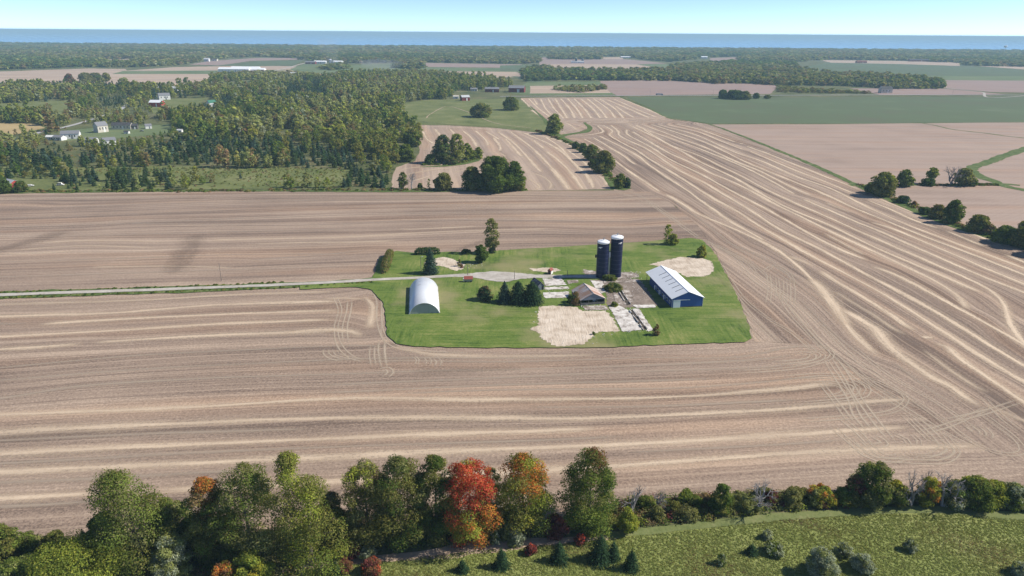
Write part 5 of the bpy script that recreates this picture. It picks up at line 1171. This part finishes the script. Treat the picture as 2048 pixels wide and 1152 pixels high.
M['rustroof'] = m_sheet('rusty_tin_roof', (.55, .44, .39), (.62, .53, .48), rust=(.42, .24, .17), rough=.6, rib=1.0, axis=1, rustlo=.52, dens=.6)
M['greyroof'] = m_sheet('grey_tin_roof', (.42, .40, .39), (.58, .56, .55), rust=(.40, .25, .17), rough=.6, rib=1.0, axis=1, rustlo=.47, dens=.9)
M['wood'] = m_plain('grey_boards', (.15, .145, .14), .9, .35, 1.2, stretch=(3, 3, .3))
M['bluewood'] = m_plain('slate_gable', (.16, .19, .235), .8, .25, 1.0)
M['dark'] = m_plain('dark_inside', (.02, .02, .02), .95)
M['shingle'] = m_ground('worn_shingles', ((.09, .075, .075), (.19, .165, .165), (.62, .60, .58)), .55, grain=.7, gs=1.3)
M['brick'] = m_plain('red_brick', (.26, .10, .075), .9, .25, 2.0)
M['redroof'] = m_plain('rust_red_roof', (.27, .075, .055), .7, .2, 1.0)
M['redwall'] = m_plain('red_barn_boards', (.20, .030, .028), .8, .15, 1.0)
M['redbright'] = m_plain('bright_red_boards', (.45, .07, .06), .8, .12, 1.0)
M['steel'] = m_plain('grey_steel', (.33, .35, .37), .45, .1, 1.0, metal=.4)
M['pole'] = m_plain('weathered_pole', (.20, .17, .15), .9, .2, 2.0)
M['lamp'] = m_plain('lamp_head', (.70, .72, .72), .4)

# blue barn: local Y runs from the near gable to the far end
fl, fr = np.array(gp(1343.3, 617.9)), np.array(gp(1404, 614.2)); c0 = (fl+fr)/2; BW = float(np.hypot(*(fr-fl)))
th = R(7.6); BL, EH, RH = 37.0, 4.5, 7.45
barn = thing('pole_barn', 'long blue metal barn with a white roof and open far bay', 'barn', (c0[0], c0[1], ZL-.05), th)
hw = BW/2
def roof_strip(mb, xa, za, xb, zb, y0, y1, t=.14):
    d = np.array((xb-xa, zb-za)); n_ = np.array((-d[1], d[0]))/np.hypot(*d)*t
    if n_[1] < 0: n_ = -n_
    mb.prism([(xa, za), (xb, zb), (xb+n_[0], zb+n_[1]), (xa+n_[0], za+n_[1])], y0, y1)
m = MB(); m.prism([(-hw, 0), (hw, 0), (hw, EH), (0, RH-.12), (-hw, EH)], 0, .12); m.build('gable_wall', M['blue'], barn)
m = MB(); m.prism([(-hw, 0), (hw, 0), (hw, EH), (0, RH-.12), (-hw, EH)], BL-5.6, BL-5.48); m.build('gable_wall', M['blue'], barn)
m = MB(); m.box(hw-.12, hw, .12, BL-5.6, 0, EH); m.build('side_wall', M['bluey'], barn)
lw_ = MB(); lw_.box(-hw, -hw+.12, .12, BL-5.6, 0, EH); lwall = lw_.build('side_wall', M['bluey'], barn)
for xa, xb in ((-hw-.45, 0), (hw+.45, 0)):
    m = MB(); sl_ = (RH-EH)/hw
    roof_strip(m, xa, RH-sl_*abs(xa), xb, RH, -.5, BL+.4); rp_ = m.build('roof', M['white'], barn)
    if xa < 0:
        for i in range(6):
            y = 4.6+i*4.55; v = MB(); a, b = -hw*.58, -hw*.10
            z = lambda x: RH-sl_*abs(x)
            v.prism([(a, z(a)+.16), (b, z(b)+.16), (b, z(b)+.24), (a, z(a)+.24)], y, y+.42); v.build('roof_panel', M['vent'], rp_)
m = MB(); m.box(-.22, .22, -.52, BL+.42, RH+.10, RH+.20); m.build('ridge_cap', M['white'], barn)
for y in (BL-.3,):
    for x in (-hw+.1, 0, hw-.3):
        m = MB(); m.box(x-.02, x+.2, y-.2, y, 0, EH if x else RH-.3); m.build('corner_post', M['wood'], barn)
m = MB(); m.box(-hw+.6, -hw+3.9, -.16, -.04, 0.02, 3.5); m.build('sliding_door', M['white'], barn)
m = MB(); m.box(-hw+.5, -hw+8.3, -.24, -.03, 3.52, 3.78); m.build('door_rail', M['trim'], barn)
m = MB()
for x in (-hw-.02, hw-.10): m.box(x, x+.12, -.05, 0, 0, EH-.02)
m.build('corner_trim', M['trim'], barn)
m = MB(); m.box(-hw, hw, -.03, 0, .02, .45); m.build('base_board', M['wood'], barn)
for i, y in enumerate((2.2, 5.4, 8.6, 11.8, 15.0, 18.2, 21.4)):
    w_ = MB(); w_.box(-hw-.05, -hw, y, y+1.7, 1.1, 2.5); f_ = w_.build('window', M['trim'], lwall)
    g_ = MB(); g_.box(-hw-.07, -hw-.052, y+.15, y+1.55, 1.25, 2.35); g_.build('pane', M['glass'] if i % 2 else M['vent'], f_)
for y in (10.2, 16.6, 23.4):
    m = MB(); m.box(-hw-.06, -hw, y, y+1.1, .05, 2.2); m.build('door', M['trim'], lwall)

# arched shed
ql, qr = np.array(gp(818.4, 630.6)), np.array(gp(879.5, 628.2)); qc = (ql+qr)/2; QW = float(np.hypot(*(qr-ql)))
quon = thing('arched_shed', 'long white arched metal shed with a ribbed grey front wall', 'shed', (qc[0], qc[1], ZL-.05), R(7.4))
QH, QL = 5.1, 34.0; qr_ = ((QW/2)**2+QH**2)/(2*QH); qz = QH-qr_
a0 = math.asin((0-qz)/qr_) if abs(qz) < qr_ else 0
arc = [(qr_*math.cos(a), qz+qr_*math.sin(a)) for a in np.linspace(a0, math.pi-a0, 31)]
m = MB()
for k in range(30):
    (xa, za), (xb, zb) = arc[k], arc[k+1]
    f = (qr_-.15)/qr_
    m.prism([(xa, za), (xb, zb), (xb*f, qz+(zb-qz)*f), (xa*f, qz+(za-qz)*f)], 0, QL)
# shell built as one arch
v, f = [], []
for y in (0, QL):
    for r_ in (1.0, (qr_-.15)/qr_): v += [(x*r_, y, qz+(z-qz)*r_) for x, z in arc]
n = 31
for k in range(30):
    f += [(k, k+1, 2*n+k+1, 2*n+k), (n+k+1, n+k, 3*n+k, 3*n+k+1), (k+1, k, n+k, n+k+1), (2*n+k, 2*n+k+1, 3*n+k+1, 3*n+k)]
m = MB(); m.add(v, f); m.build('arched_roof', M['galv'], quon, True)
m = MB(); in_ = [(x*.97, max(.02, qz+(z-qz)*.97)) for x, z in arc]; m.prism(in_, .35, .45); m.build('end_wall', M['endwall'], quon)
m = MB(); m.prism(in_, QL-.45, QL-.35); m.build('end_wall', M['endwall'], quon)
m = MB(); m.box(-1.9, -1.86, .28, .34, .05, 4.3); m.box(1.86, 1.9, .28, .34, .05, 4.3); m.box(-1.86, 1.86, .28, .34, 4.2, 4.3); m.build('door_frame', M['vent'], quon)
m = MB()
for x in (-QW/2-.15, QW/2-.1): m.box(x, x+.25, 0, QL, 0, .35)
m.build('footing', M['concrete'], quon)

# silos
def silo(name, label, px, r, h, logo):
    g = gp(*px); s = thing(name, label, 'silo', (g[0], g[1], ZL-.1))
    m = MB(); m.lathe([(r, 0), (r, h)], 48); m.build('body', M['navy'], s, True)
    m = MB()
    for i in range(1, 9): m.lathe([(r, i*h/9-.07), (r+.05, i*h/9-.05), (r+.05, i*h/9+.05), (r, i*h/9+.07)], 48)
    m.build('seam_ring', M['seam'], s, True)
    m = MB(); m.lathe([(r+.02, h-.9), (r+.08, h-.9), (r+.08, h), (r*.97, h+.10), (r*.5, h+.36), (0.3, h+.52), (.02, h+.54)], 48); m.build('roof', M['white'], s, True)
    m = MB(); m.lathe([(.28, h+.75), (.28, h+1.5), (.0, h+1.55)], 12); m.tube([(.5, .1, h+1.0), (.55, .1, h+2.3)], .06, 6); m.tube([(.0, -.4, h+1.1), (-.1, -.4, h+2.0)], .05, 6); m.build('roof_vent', M['steel'], s)
    m = MB()
    a = -math.pi*.97; x, y = (r+.22)*math.cos(a), (r+.22)*math.sin(a); tx, ty = -math.sin(a), math.cos(a)
    for q in (-.22, .22): m.tube([(x+tx*q, y+ty*q, .8), (x+tx*q, y+ty*q, h)], .035, 5)
    for k in range(int(h/.6)): m.tube([(x-tx*.22, y-ty*.22, 1+k*.6), (x+tx*.22, y+ty*.22, 1+k*.6)], .02, 4)
    m.build('ladder', M['steel'], s)
    m = MB(); a = -math.pi*.97; m.box(-r-.9, -r-.1, -.5, .5, h*.55, h*.62); m.build('platform', M['dark'], s)
    m = MB(); lz = h-3.0                                      # pale emblem: a slanted winged bar near the top
    for k, (da, dz, w_, hh) in enumerate(((-.30, .0, .34, .30), (-.12, .18, .40, .42), (.10, .28, .36, .5), (.02, -.18, .3, .22), (.30, .38, .2, .16))):
        a = logo+da; x, y = (r+.012+.004*k)*math.cos(a), (r+.012+.004*k)*math.sin(a); tx, ty = -math.sin(a), math.cos(a)
        m.add([(x-tx*w_, y-ty*w_, lz+dz-hh/2), (x+tx*w_, y+ty*w_, lz+dz-hh/2+.2), (x+tx*w_, y+ty*w_, lz+dz+hh/2+.2), (x-tx*w_, y-ty*w_, lz+dz+hh/2)], [(0, 1, 2, 3)])
    m.build('emblem', M['trim'], s)
    return s
silo('silo', 'taller of two navy blue silos with white domed tops', (1230, 553.5), 2.95, 20.9, -1.05)
silo('silo', 'shorter of two navy blue silos, nearer the rusty roofed barn', (1203.5, 555.5), 2.95, 18.9, -2.2)
g = gp(1216.5, 555); t = thing('filler_pipe', 'white vertical filler pipe standing between the two silos', 'pipe', (g[0], g[1], ZL))
m = MB(); m.tube([(0, 0, 0), (0, 0, 12.6)], .24, 12); m.build('pipe', M['trim'], t)
m = MB(); m.box(-.45, .45, -.4, .4, 10.3, 12.9); m.build('hopper', M['trim'], t)
m = MB(); m.tube([(0, 0, 12.9), (.2, 0, 14.6)], .1, 8); m.build('spout', M['steel'], t)

def gable_shed(name, label, cat, pl_, pr_, L, eh, rh, rz, wall, roof, gable=None, over=.35, z0=None, front=None, roof2=None, base=None):
    """gabled building whose front gable stands between two ground pixels; local Y runs away from the viewer"""
    a, b = np.array(gp(*pl_)), np.array(gp(*pr_)); c = (a+b)/2; hw = float(np.hypot(*(b-a)))/2
    e = thing(name, label, cat, (c[0], c[1], ZL-.05 if z0 is None else z0), rz)
    if front != 'open':
        m = MB(); m.prism([(-hw, 0), (hw, 0), (hw, eh), (0, rh-.1), (-hw, eh)], 0, L); m.build('wall', wall, e)
    for s, rf in ((-1, roof), (1, roof2 or roof)):
        m = MB(); k = (rh-eh)/hw; roof_strip(m, s*(hw+over), rh-k*(hw+over), 0, rh, -over, L+over, .12); m.build('roof', rf, e)
    return e, hw
# old barn with the rusty roof: open front with a slate gable
ob, ohw = gable_shed('old_barn', 'old barn with rusty tin roof and dark open front', 'barn', (1160, 611.5), (1210.5, 611), 13.5, 2.7, 5.6, R(13), M['wood'], M['greyroof'], front='open', roof2=M['rustroof'], over=.3)
m = MB(); m.prism([(-ohw, 2.5), (ohw, 2.5), (0, 5.45)], 0, .12); m.build('gable', M['bluewood'], ob)
m = MB(); m.box(-ohw, ohw, .0, .1, 0, 1.15); m.build('front_board', M['wood'], ob)
m = MB(); m.box(-ohw, -ohw+.12, .12, 13.4, 0, 2.6); m.box(ohw-.12, ohw, .12, 13.4, 0, 2.6); m.box(-ohw+.12, ohw-.12, 13.3, 13.4, 0, 2.7); m.prism([(-ohw, 2.7), (ohw, 2.7), (0, 5.4)], 13.3, 13.4); m.build('wall', M['wood'], ob)
for x in (-ohw+.12, -ohw*.35, ohw*.35, ohw-.3):
    m = MB(); m.box(x, x+.18, .12, .3, 0, 2.5); m.build('post', M['wood'], ob)
m = MB(); m.box(-.12, .12, -.32, 13.8, 5.66, 5.78); m.build('ridge_cap', M['steel'], ob)
m = MB(); m.box(1.2, 2.2, 3, 3.6, .1, 1.7); m.box(2.6, 3.3, 4, 4.6, .1, 1.5); m.build('stored_panel', M['trim'], ob)
# small grey shed
gs, ghw = gable_shed('small_shed', 'small dark shed with peeling shingle roof beside the lawn conifers', 'shed', (1076, 582), (1088.5, 581.5), 7.5, 2.3, 3.9, R(25), M['bluewood'], M['shingle'], over=.3, roof2=M['greyroof'])
m = MB(); m.box(.3, 1.2, -.05, 0, .05, 1.9); m.build('door', M['dark'], gs)
# pump house
ph, phw = gable_shed('pump_house', 'tiny brick pump house with a white side wall by the driveway', 'shed', (1095, 550), (1102, 550.5), 2.6, 2.0, 3.0, R(-28), M['brick'], M['redroof'], over=.2)
m = MB(); m.box(phw, phw+.05, .1, 2.5, .05, 1.95); m.build('white_wall', M['trim'], ph)
m = MB(); m.box(-.4, .4, -.05, 0, .05, 1.7); m.build('door', M['dark'], ph)
# small bin wagon by the driveway
g = gp(937, 565); e = thing('feed_wagon', 'small grey feed wagon with a rust red lid by the driveway', 'wagon', (g[0], g[1], ZL), R(2))
m = MB(); m.prism([(-2.0, .35), (2.0, .35), (2.15, 1.55), (-2.15, 1.55)], -.9, .9); m.build('bin', M['steel'], e)
m = MB(); m.add([(-2.2, -1.0, 1.56), (2.2, -1.0, 1.56), (2.2, 1.0, 2.6), (-2.2, 1.0, 2.6), (-2.2, 1.0, 1.56), (2.2, 1.0, 1.56)], [(0, 1, 2, 3), (0, 3, 4), (1, 5, 2), (2, 5, 4, 3), (0, 4, 5, 1)]); m.build('lid', M['redroof'], e)
m = MB(); m.box(-2.6, -2.25, -.9, .9, .35, 1.9); m.build('end_panel', M['trim'], e)
for x in (-1.3, 1.3):
    for y in (-1.0, .85):
        m = MB(); m.tube([(x, y, .35), (x, y+.15, .35)], .35, 14); m.build('wheel', M['dark'], e)

def pole(label, px, h, arm=False, lamp=False, z=0):
    g = gp(*px); e = thing('utility_pole', label, 'pole', (g[0], g[1], z))
    m = MB(); m.tube([(0, 0, -.4), (0, 0, h)], [.15, .10], 8); m.build('pole', M['pole'], e)
    if arm: m = MB(); m.box(-1.1, 1.1, -.06, .06, h-.7, h-.55); m.build('crossarm', M['pole'], e)
    if lamp: m = MB(); m.tube([(0, 0, h-.3), (.9, 0, h)], .05, 6); m.box(.7, 1.3, -.2, .2, h-.05, h+.2); m.build('lamp_head', M['lamp'], e)
pole('lone wooden utility pole beside the driveway in the field', (443, 562), 9.5)
pole('yard light pole with a white lamp left of the tall spruce', (842, 541), 7.0, lamp=True, z=ZL)
pole('wooden pole standing behind the feed wagon', (935.5, 552), 6.2, z=ZL)
pole('thin wooden pole at the right end of the gravel yard', (1029, 560), 4.6, z=ZL)
pole('thin wooden pole by the driveway left of the silos', (1134.5, 554), 3.4, z=ZL)

# ------------------------------------------------------------------ distant farms and houses
DET = {}
def house(label, x, yb, wpx, hpx, L, rz, wall, roof, rise=.75, name='house', cat='house', doors=1, windows=3, z=.0, chimney=False):
    g = gp(x, yb); D = dist(g); W = wpx*D/FPX; H = hpx*D/FPX; eh = H*(1-rise*.45); e = thing(name, label, cat, (g[0], g[1], z), rz)
    hw = W/2; hl = L/2                                     # ridge along local X
    m = MB(); v = [(-hw, -hl, 0), (hw, -hl, 0), (hw, hl, 0), (-hw, hl, 0), (-hw, -hl, eh), (hw, -hl, eh), (hw, hl, eh), (-hw, hl, eh), (-hw, 0, H-.1), (hw, 0, H-.1)]
    m.add(v, [(0, 1, 5, 4), (1, 2, 6, 9, 5), (2, 3, 7, 6), (3, 0, 4, 8, 7), (4, 5, 9, 8), (6, 7, 8, 9)]); wl = m.build('wall', wall, e)
    m = MB()
    for s in (-1, 1):
        k = (H-eh)/hl; o = .4
        m.add([(-hw-o, s*(hl+o), eh-k*o+.02), (hw+o, s*(hl+o), eh-k*o+.02), (hw+o, 0, H+.02), (-hw-o, 0, H+.02), (-hw-o, s*(hl+o), eh-k*o+.2), (hw+o, s*(hl+o), eh-k*o+.2), (hw+o, 0, H+.2), (-hw-o, 0, H+.2)],
              [(0, 1, 2, 3), (4, 7, 6, 5), (0, 4, 5, 1), (1, 5, 6, 2), (0, 3, 7, 4)])
    rf = m.build('roof', roof, e)
    for i in range(windows):
        x0 = -hw+(i+.6)*W/(windows+.6); m = MB(); m.box(x0, x0+min(1.2, W*.1), -hl-.06, -hl, eh*.4, eh*.75); m.build('window', M['glass'], e)
    for i in range(doors):
        m = MB(); m.box(hw*.1+i*2.6, hw*.1+i*2.6+min(2.2, W*.18), -hl-.08, -hl, .05, eh*.75); m.build('door', M['trim'] if wall is not M['trim'] else M['vent'], e)
    if chimney: m = MB(); m.box(-.4, .4, -.3, .5, H-.5, H+1.0); m.build('chimney', M['brick'], rf)
    return e
M['beige'] = m_plain('beige_siding', (.58, .54, .46), .8); M['slate'] = m_plain('grey_shingles', (.21, .215, .23), .8, .15); M['charcoal'] = m_plain('dark_shingles', (.075, .075, .08), .85)
M['greenroof'] = m_plain('green_metal_roof', (.06, .20, .13), .5); M['tanroof'] = m_plain('grey_metal_roof', (.52, .53, .54), .45)
hs = [
 ('white ranch house with grey roof at the left among trees', 143, 277, 27, 13, 9, R(18), 'trim', 'slate', {}), ('grey roofed house wing beside the white ranch house', 120, 280, 17, 8, 8, R(-12), 'trim', 'slate', {}),
 ('bluish grey house with steep roof under the dark tree', 203, 264, 18, 17, 9, R(60), 'beige', 'slate', {}), ('long dark roofed house behind the yard', 246, 258, 32, 11, 9, R(2), 'beige', 'charcoal', dict(windows=5)),
 ('small dark shed right of the long dark roofed house', 269, 258, 12, 9, 6, R(15), 'wood', 'charcoal', dict(name='shed', cat='shed', windows=1)), ('white gabled shed at the right of the yard', 297, 257, 10, 8, 6, R(35), 'trim', 'slate', dict(name='shed', cat='shed', windows=0)),
 ('white gabled house lowest in the group of houses', 219, 289, 19, 12, 10, R(38), 'trim', 'slate', {}), ('grey roofed house between the white ranch and the lowest house', 184, 287, 18, 10, 9, R(10), 'trim', 'slate', {}),
 ('white camper shaped shed left of the grey house wing', 104, 279, 15, 7, 5, R(0), 'trim', 'trim', dict(name='shed', cat='shed', windows=1)),
 ('small white shed near the middle of the yard', 254, 267, 8, 5, 4, R(0), 'trim', 'charcoal', dict(name='shed', cat='shed', windows=0)),
 ('white shed half hidden in the trees right of the yard', 360, 264, 9, 5, 5, R(0), 'trim', 'tanroof', dict(name='shed', cat='shed', windows=0)),
 ('bright red barn with grey roof at the left photo edge', 24, 376, 26, 14, 8, R(-30), 'redbright', 'tanroof', dict(name='red_barn', cat='barn', windows=1)),
 ('red sided building with white roof beside the bending road', 315, 213, 22, 11, 12, R(-6), 'redbright', 'white', dict(name='red_barn', cat='barn', windows=2)),
 ('white gabled house at the end of the road bend', 329, 199, 18, 11, 10, R(35), 'trim', 'slate', {}), ('long grey roofed house at the top of the road bend', 338, 182, 34, 8, 11, R(0), 'trim', 'tanroof', dict(windows=5)),
 ('white gable roofed barn left of the road bend', 265, 178, 14, 9, 12, R(25), 'trim', 'white', dict(name='barn', cat='barn', windows=0)), ('green roofed house among the trees', 424, 214, 13, 12, 9, R(50), 'trim', 'greenroof', {}),
 ('low pale shed among the trees below the white farm sheds', 468, 177, 24, 5, 9, R(0), 'beige', 'tanroof', dict(name='shed', cat='shed', windows=2)),
 ('longest white farm shed on the far left plain', 470, 144, 54, 8, 25, R(2), 'trim', 'white', dict(name='farm_shed', cat='shed', windows=4)), ('white farm shed right of the longest one', 513, 144, 32, 7, 22, R(2), 'trim', 'white', dict(name='farm_shed', cat='shed', windows=3)),
 ('second long white roof behind the longest farm shed', 492, 140, 50, 6, 22, R(2), 'trim', 'white', dict(name='farm_shed', cat='shed', windows=3)),
 ('lone white shed with a pale roof right of the farm trees', 586, 151, 14, 6, 16, R(3), 'trim', 'tanroof', dict(name='farm_shed', cat='shed', windows=1)),
 ('dark red shed at the left of the smoking farm', 622, 128, 18, 5, 20, R(0), 'redwall', 'slate', dict(name='farm_shed', cat='shed', windows=1)), ('white shed in the middle of the smoking farm', 641, 127, 22, 5, 20, R(0), 'trim', 'white', dict(name='farm_shed', cat='shed', windows=1)),
 ('white shed at the right of the smoking farm', 676, 127, 16, 5, 20, R(0), 'trim', 'white', dict(name='farm_shed', cat='shed', windows=1)),
 ('large dark red barn at the end of the striped field', 1034, 184, 30, 12, 24, R(-8), 'redwall', 'slate', dict(name='red_barn', cat='barn', windows=2, doors=2)), ('dark red house with grey roof left of the large red barn', 984, 184, 27, 9, 13, R(0), 'redwall', 'slate', dict(windows=5, chimney=True)),
 ('small dark red barn at the top of the pasture', 930, 201, 16, 10, 10, R(25), 'redwall', 'tanroof', dict(name='red_barn', cat='barn', windows=1)), ('white shed just left of the small red barn', 912, 197, 11, 6, 7, R(0), 'trim', 'beige', dict(name='shed', cat='shed', windows=1)),
 ('grey roofed house left of the dark red house', 948, 182, 13, 6, 12, R(0), 'beige', 'slate', {}), ('house with a dark gambrel roof beside the far road', 1770, 186, 20, 11, 12, R(5), 'beige', 'charcoal', dict(windows=3, chimney=True)),
 ('long low farm shed beside the far dark silos', 1155, 126, 24, 4, 20, R(0), 'trim', 'tanroof', dict(name='farm_shed', cat='shed', windows=2)), ('white farm shed on the distant right plain', 1408, 117, 11, 4, 25, R(0), 'trim', 'white', dict(name='farm_shed', cat='shed', windows=0)),
 ('distant white shed among the lake shore woods', 1251, 116, 18, 3, 25, R(0), 'trim', 'white', dict(name='farm_shed', cat='shed', windows=0)), ('tiny white house in the far left woods', 104, 98, 5, 3, 20, R(0), 'trim', 'white', dict(windows=0)),
 ('pale house at the edge of the far left field', 414, 123, 9, 6, 14, R(0), 'trim', 'tanroof', dict(windows=1)), ('dark roofed house right of the pale far house', 430, 122, 9, 4, 14, R(0), 'beige', 'charcoal', dict(windows=1)),
 ('reddish shed on the far pale crop', 1722, 126, 17, 4, 18, R(0), 'brick', 'brick', dict(name='farm_shed', cat='shed', windows=0)), ('long dark shed at the far right fields', 1838, 123, 34, 4, 20, R(0), 'brick', 'charcoal', dict(name='farm_shed', cat='shed', windows=1)),
]
for lb, x, yb, w, h, L, rz, wa, ro, kw in hs: house(lb, x, yb, w, h, L, rz, M[wa], M[ro], **kw)
def bin_(label, x, yb, wpx, hpx, mat, cap):
    g = gp(x, yb); D = dist(g); r = wpx*D/FPX/2; h = hpx*D/FPX
    e = thing('far_silo', label, 'silo', (g[0], g[1], 0)); m = MB(); m.lathe([(r, 0), (r, h*.86)], 20); m.build('body', mat, e, True)
    m = MB(); m.lathe([(r*1.04, h*.86), (r*.6, h*.95), (.05, h)], 20); m.build('roof', cap, e, True)
bin_('tallest grey silo of the smoking farm', 661, 127, 5, 8, M['steel'], M['white']); bin_('short wide bin of the smoking farm', 668, 127, 6, 5, M['steel'], M['white']); bin_('white bin at the right of the smoking farm', 684, 127, 5, 5, M['trim'], M['white'])
bin_('dark silo on the far brown field, left one', 1152, 126, 4, 10, M['navy'], M['steel']); bin_('dark silo on the far brown field, right one', 1165, 126, 4, 8, M['navy'], M['steel'])
g = gp(2008, 107); e = thing('water_tower', 'white water tower above the distant right woods', 'tower', (g[0], g[1], 0))
k = dist(g)/FPX; m = MB(); m.tube([(0, 0, 0), (0, 0, 10*k)], .7*k*.5, 10); m.build('column', M['trim'], e)
m = MB(); m.lathe([(.3*k, 8.6*k), (2.2*k, 9.4*k), (3.0*k, 10.4*k), (2.3*k, 11.4*k), (.1*k, 12*k)], 20); m.build('tank', M['trim'], e, True)
# vehicles
def car(label, x, yb, L, mat, rz, z=.1, h=1.5, cat='car', name='parked_car'):
    g = gp(x, yb); e = thing(name, label, cat, (g[0], g[1], z), rz); w = .9
    m = MB(); m.prism([(-L/2, .35), (L/2, .35), (L/2, .85), (L*.3, .95), (L*.16, h), (-L*.28, h), (-L*.42, .95), (-L/2, .9)], -w, w); m.build('body', mat, e)
    m = MB(); m.prism([(L*.285, .97), (L*.155, h-.08), (-L*.27, h-.08), (-L*.39, .97)], -w-.02, -w-.003); m.prism([(L*.285, .97), (L*.155, h-.08), (-L*.27, h-.08), (-L*.39, .97)], w+.003, w+.02); m.build('window', M['glass'], e)
    for sx in (-.32, .32):
        for sy in (-w, w-.2):
            m = MB(); m.tube([(L*sx, sy, .33), (L*sx, sy+.2, .33)], .33, 12); m.build('wheel', M['dark'], e)
car('white pickup parked beside the bright red barn', 60, 373, 5.6, M['trim'], R(25)); car('white van parked among the trees right of the bright red barn', 121, 371, 5.4, M['trim'], R(10), h=2.1, cat='van', name='parked_van')
car('white car parked by the bluish grey house', 190, 262, 4.8, M['trim'], R(20)); car('silver car parked behind the white ranch house', 161, 287, 4.6, M['steel'], R(80)); car('dark car parked by the small dark shed', 284, 263, 4.6, M['vent'], R(10))
g = gp(1319, 190.8); e = thing('truck', 'long grey truck driving on the far road', 'truck', (g[0], g[1], .36), R(.5))
m = MB(); m.box(-7.5, 3.6, -1.25, 1.25, 1.0, 3.4); m.build('trailer', M['steel'], e)
m = MB(); m.prism([(4.1, .7), (6.8, .7), (6.8, 1.9), (6.0, 2.1), (5.6, 3.2), (4.1, 3.2)], -1.2, 1.2); m.build('cab', M['bluewood'], e)
for x in (-6.2, -5.0, 4.6, 6.0):
    for y in (-1.25, .95):
        m = MB(); m.tube([(x, y, .5), (x, y+.3, .5)], .5, 12); m.build('wheel', M['dark'], e)
for i, (x, lb) in enumerate(((1300, 'utility pole by the far road, left of the green crop clump'), (1426, 'utility pole by the far road, nearest the green crop clump'), (1170, 'utility pole by the far road behind the striped field'), (1905, 'utility pole by the far road beyond the gambrel house'), (1670, 'utility pole by the far road before the scrubby trees'))):
    pole(lb, (x, 190), 10.5, arm=True)
pole('utility pole beside the road left of the houses', (118, 256), 11, arm=True); pole('utility pole in the yard of the dark roofed house', (255, 262), 10, arm=True); pole('utility pole in the far tan field left of the clump', (121, 168), 11, arm=True)

# ------------------------------------------------------------------ smoke drifting over the far fields
def smoke(label, x, yb, rx, rz, h, dens, seed, lean=0.0):
    g = gp(x, yb); rgm = np.random.default_rng(seed); m = MB(); prof = []
    vs, fs, n, L = [], [], 18, 9
    for i in range(L):
        t = i/(L-1); r_ = rx*(.35+.8*t)*math.sqrt(max(0.02, 1-(2*t-1)**4))
        for k in range(n):
            a = 2*math.pi*k/n; q = r_*(1+.18*math.sin(3*a+seed+i))
            vs.append((lean*t*h+q*math.cos(a), q*.6*math.sin(a), 1+t*h))
    for i in range(L-1): fs += [(i*n+k, i*n+(k+1) % n, (i+1)*n+(k+1) % n, (i+1)*n+k) for k in range(n)]
    fs += [tuple(range(n-1, -1, -1)), tuple(range((L-1)*n, L*n))]
    m.add(vs, fs); mt = bpy.data.materials.new('smoke'); mt.use_nodes = True; nt = mt.node_tree; nt.nodes.clear()
    o_ = nt.nodes.new('ShaderNodeOutputMaterial'); v_ = nt.nodes.new('ShaderNodeVolumePrincipled'); v_.inputs['Color'].default_value = (.93, .93, .94, 1)
    v_.inputs['Density'].default_value = dens
    nt.links.new(v_.outputs[0], o_.inputs['Volume']); o = m.build('smoke', mt, None, True, (g[0], g[1], 0)); tag(o, label, None, None, 'stuff')
smoke('thin column of white smoke above the far farm', 668, 131, 45, 20, 95, .0035, 1, -.25)
smoke('white smoke lying over the far tan field', 770, 147, 75, 20, 40, .0035, 2, -.5)

# ------------------------------------------------------------------ the air
hz = MB(); hz.box(-W_*.98, W_*.98, -3000, W_*.98, -6, CAM_H+4)
hm = bpy.data.materials.new('haze'); hm.use_nodes = True; hm.node_tree.nodes.clear()
ho = hm.node_tree.nodes.new('ShaderNodeOutputMaterial'); hv = hm.node_tree.nodes.new('ShaderNodeVolumePrincipled')
hv.inputs['Color'].default_value = (.56, .85, 1.0, 1); hv.inputs['Density'].default_value = 1.0e-4; hv.inputs['Anisotropy'].default_value = 0.0
hm.node_tree.links.new(hv.outputs[0], ho.inputs['Volume'])
tag(hz.build('haze', hm), 'pale blue air between the farm and the lake', None, None, 'stuff')
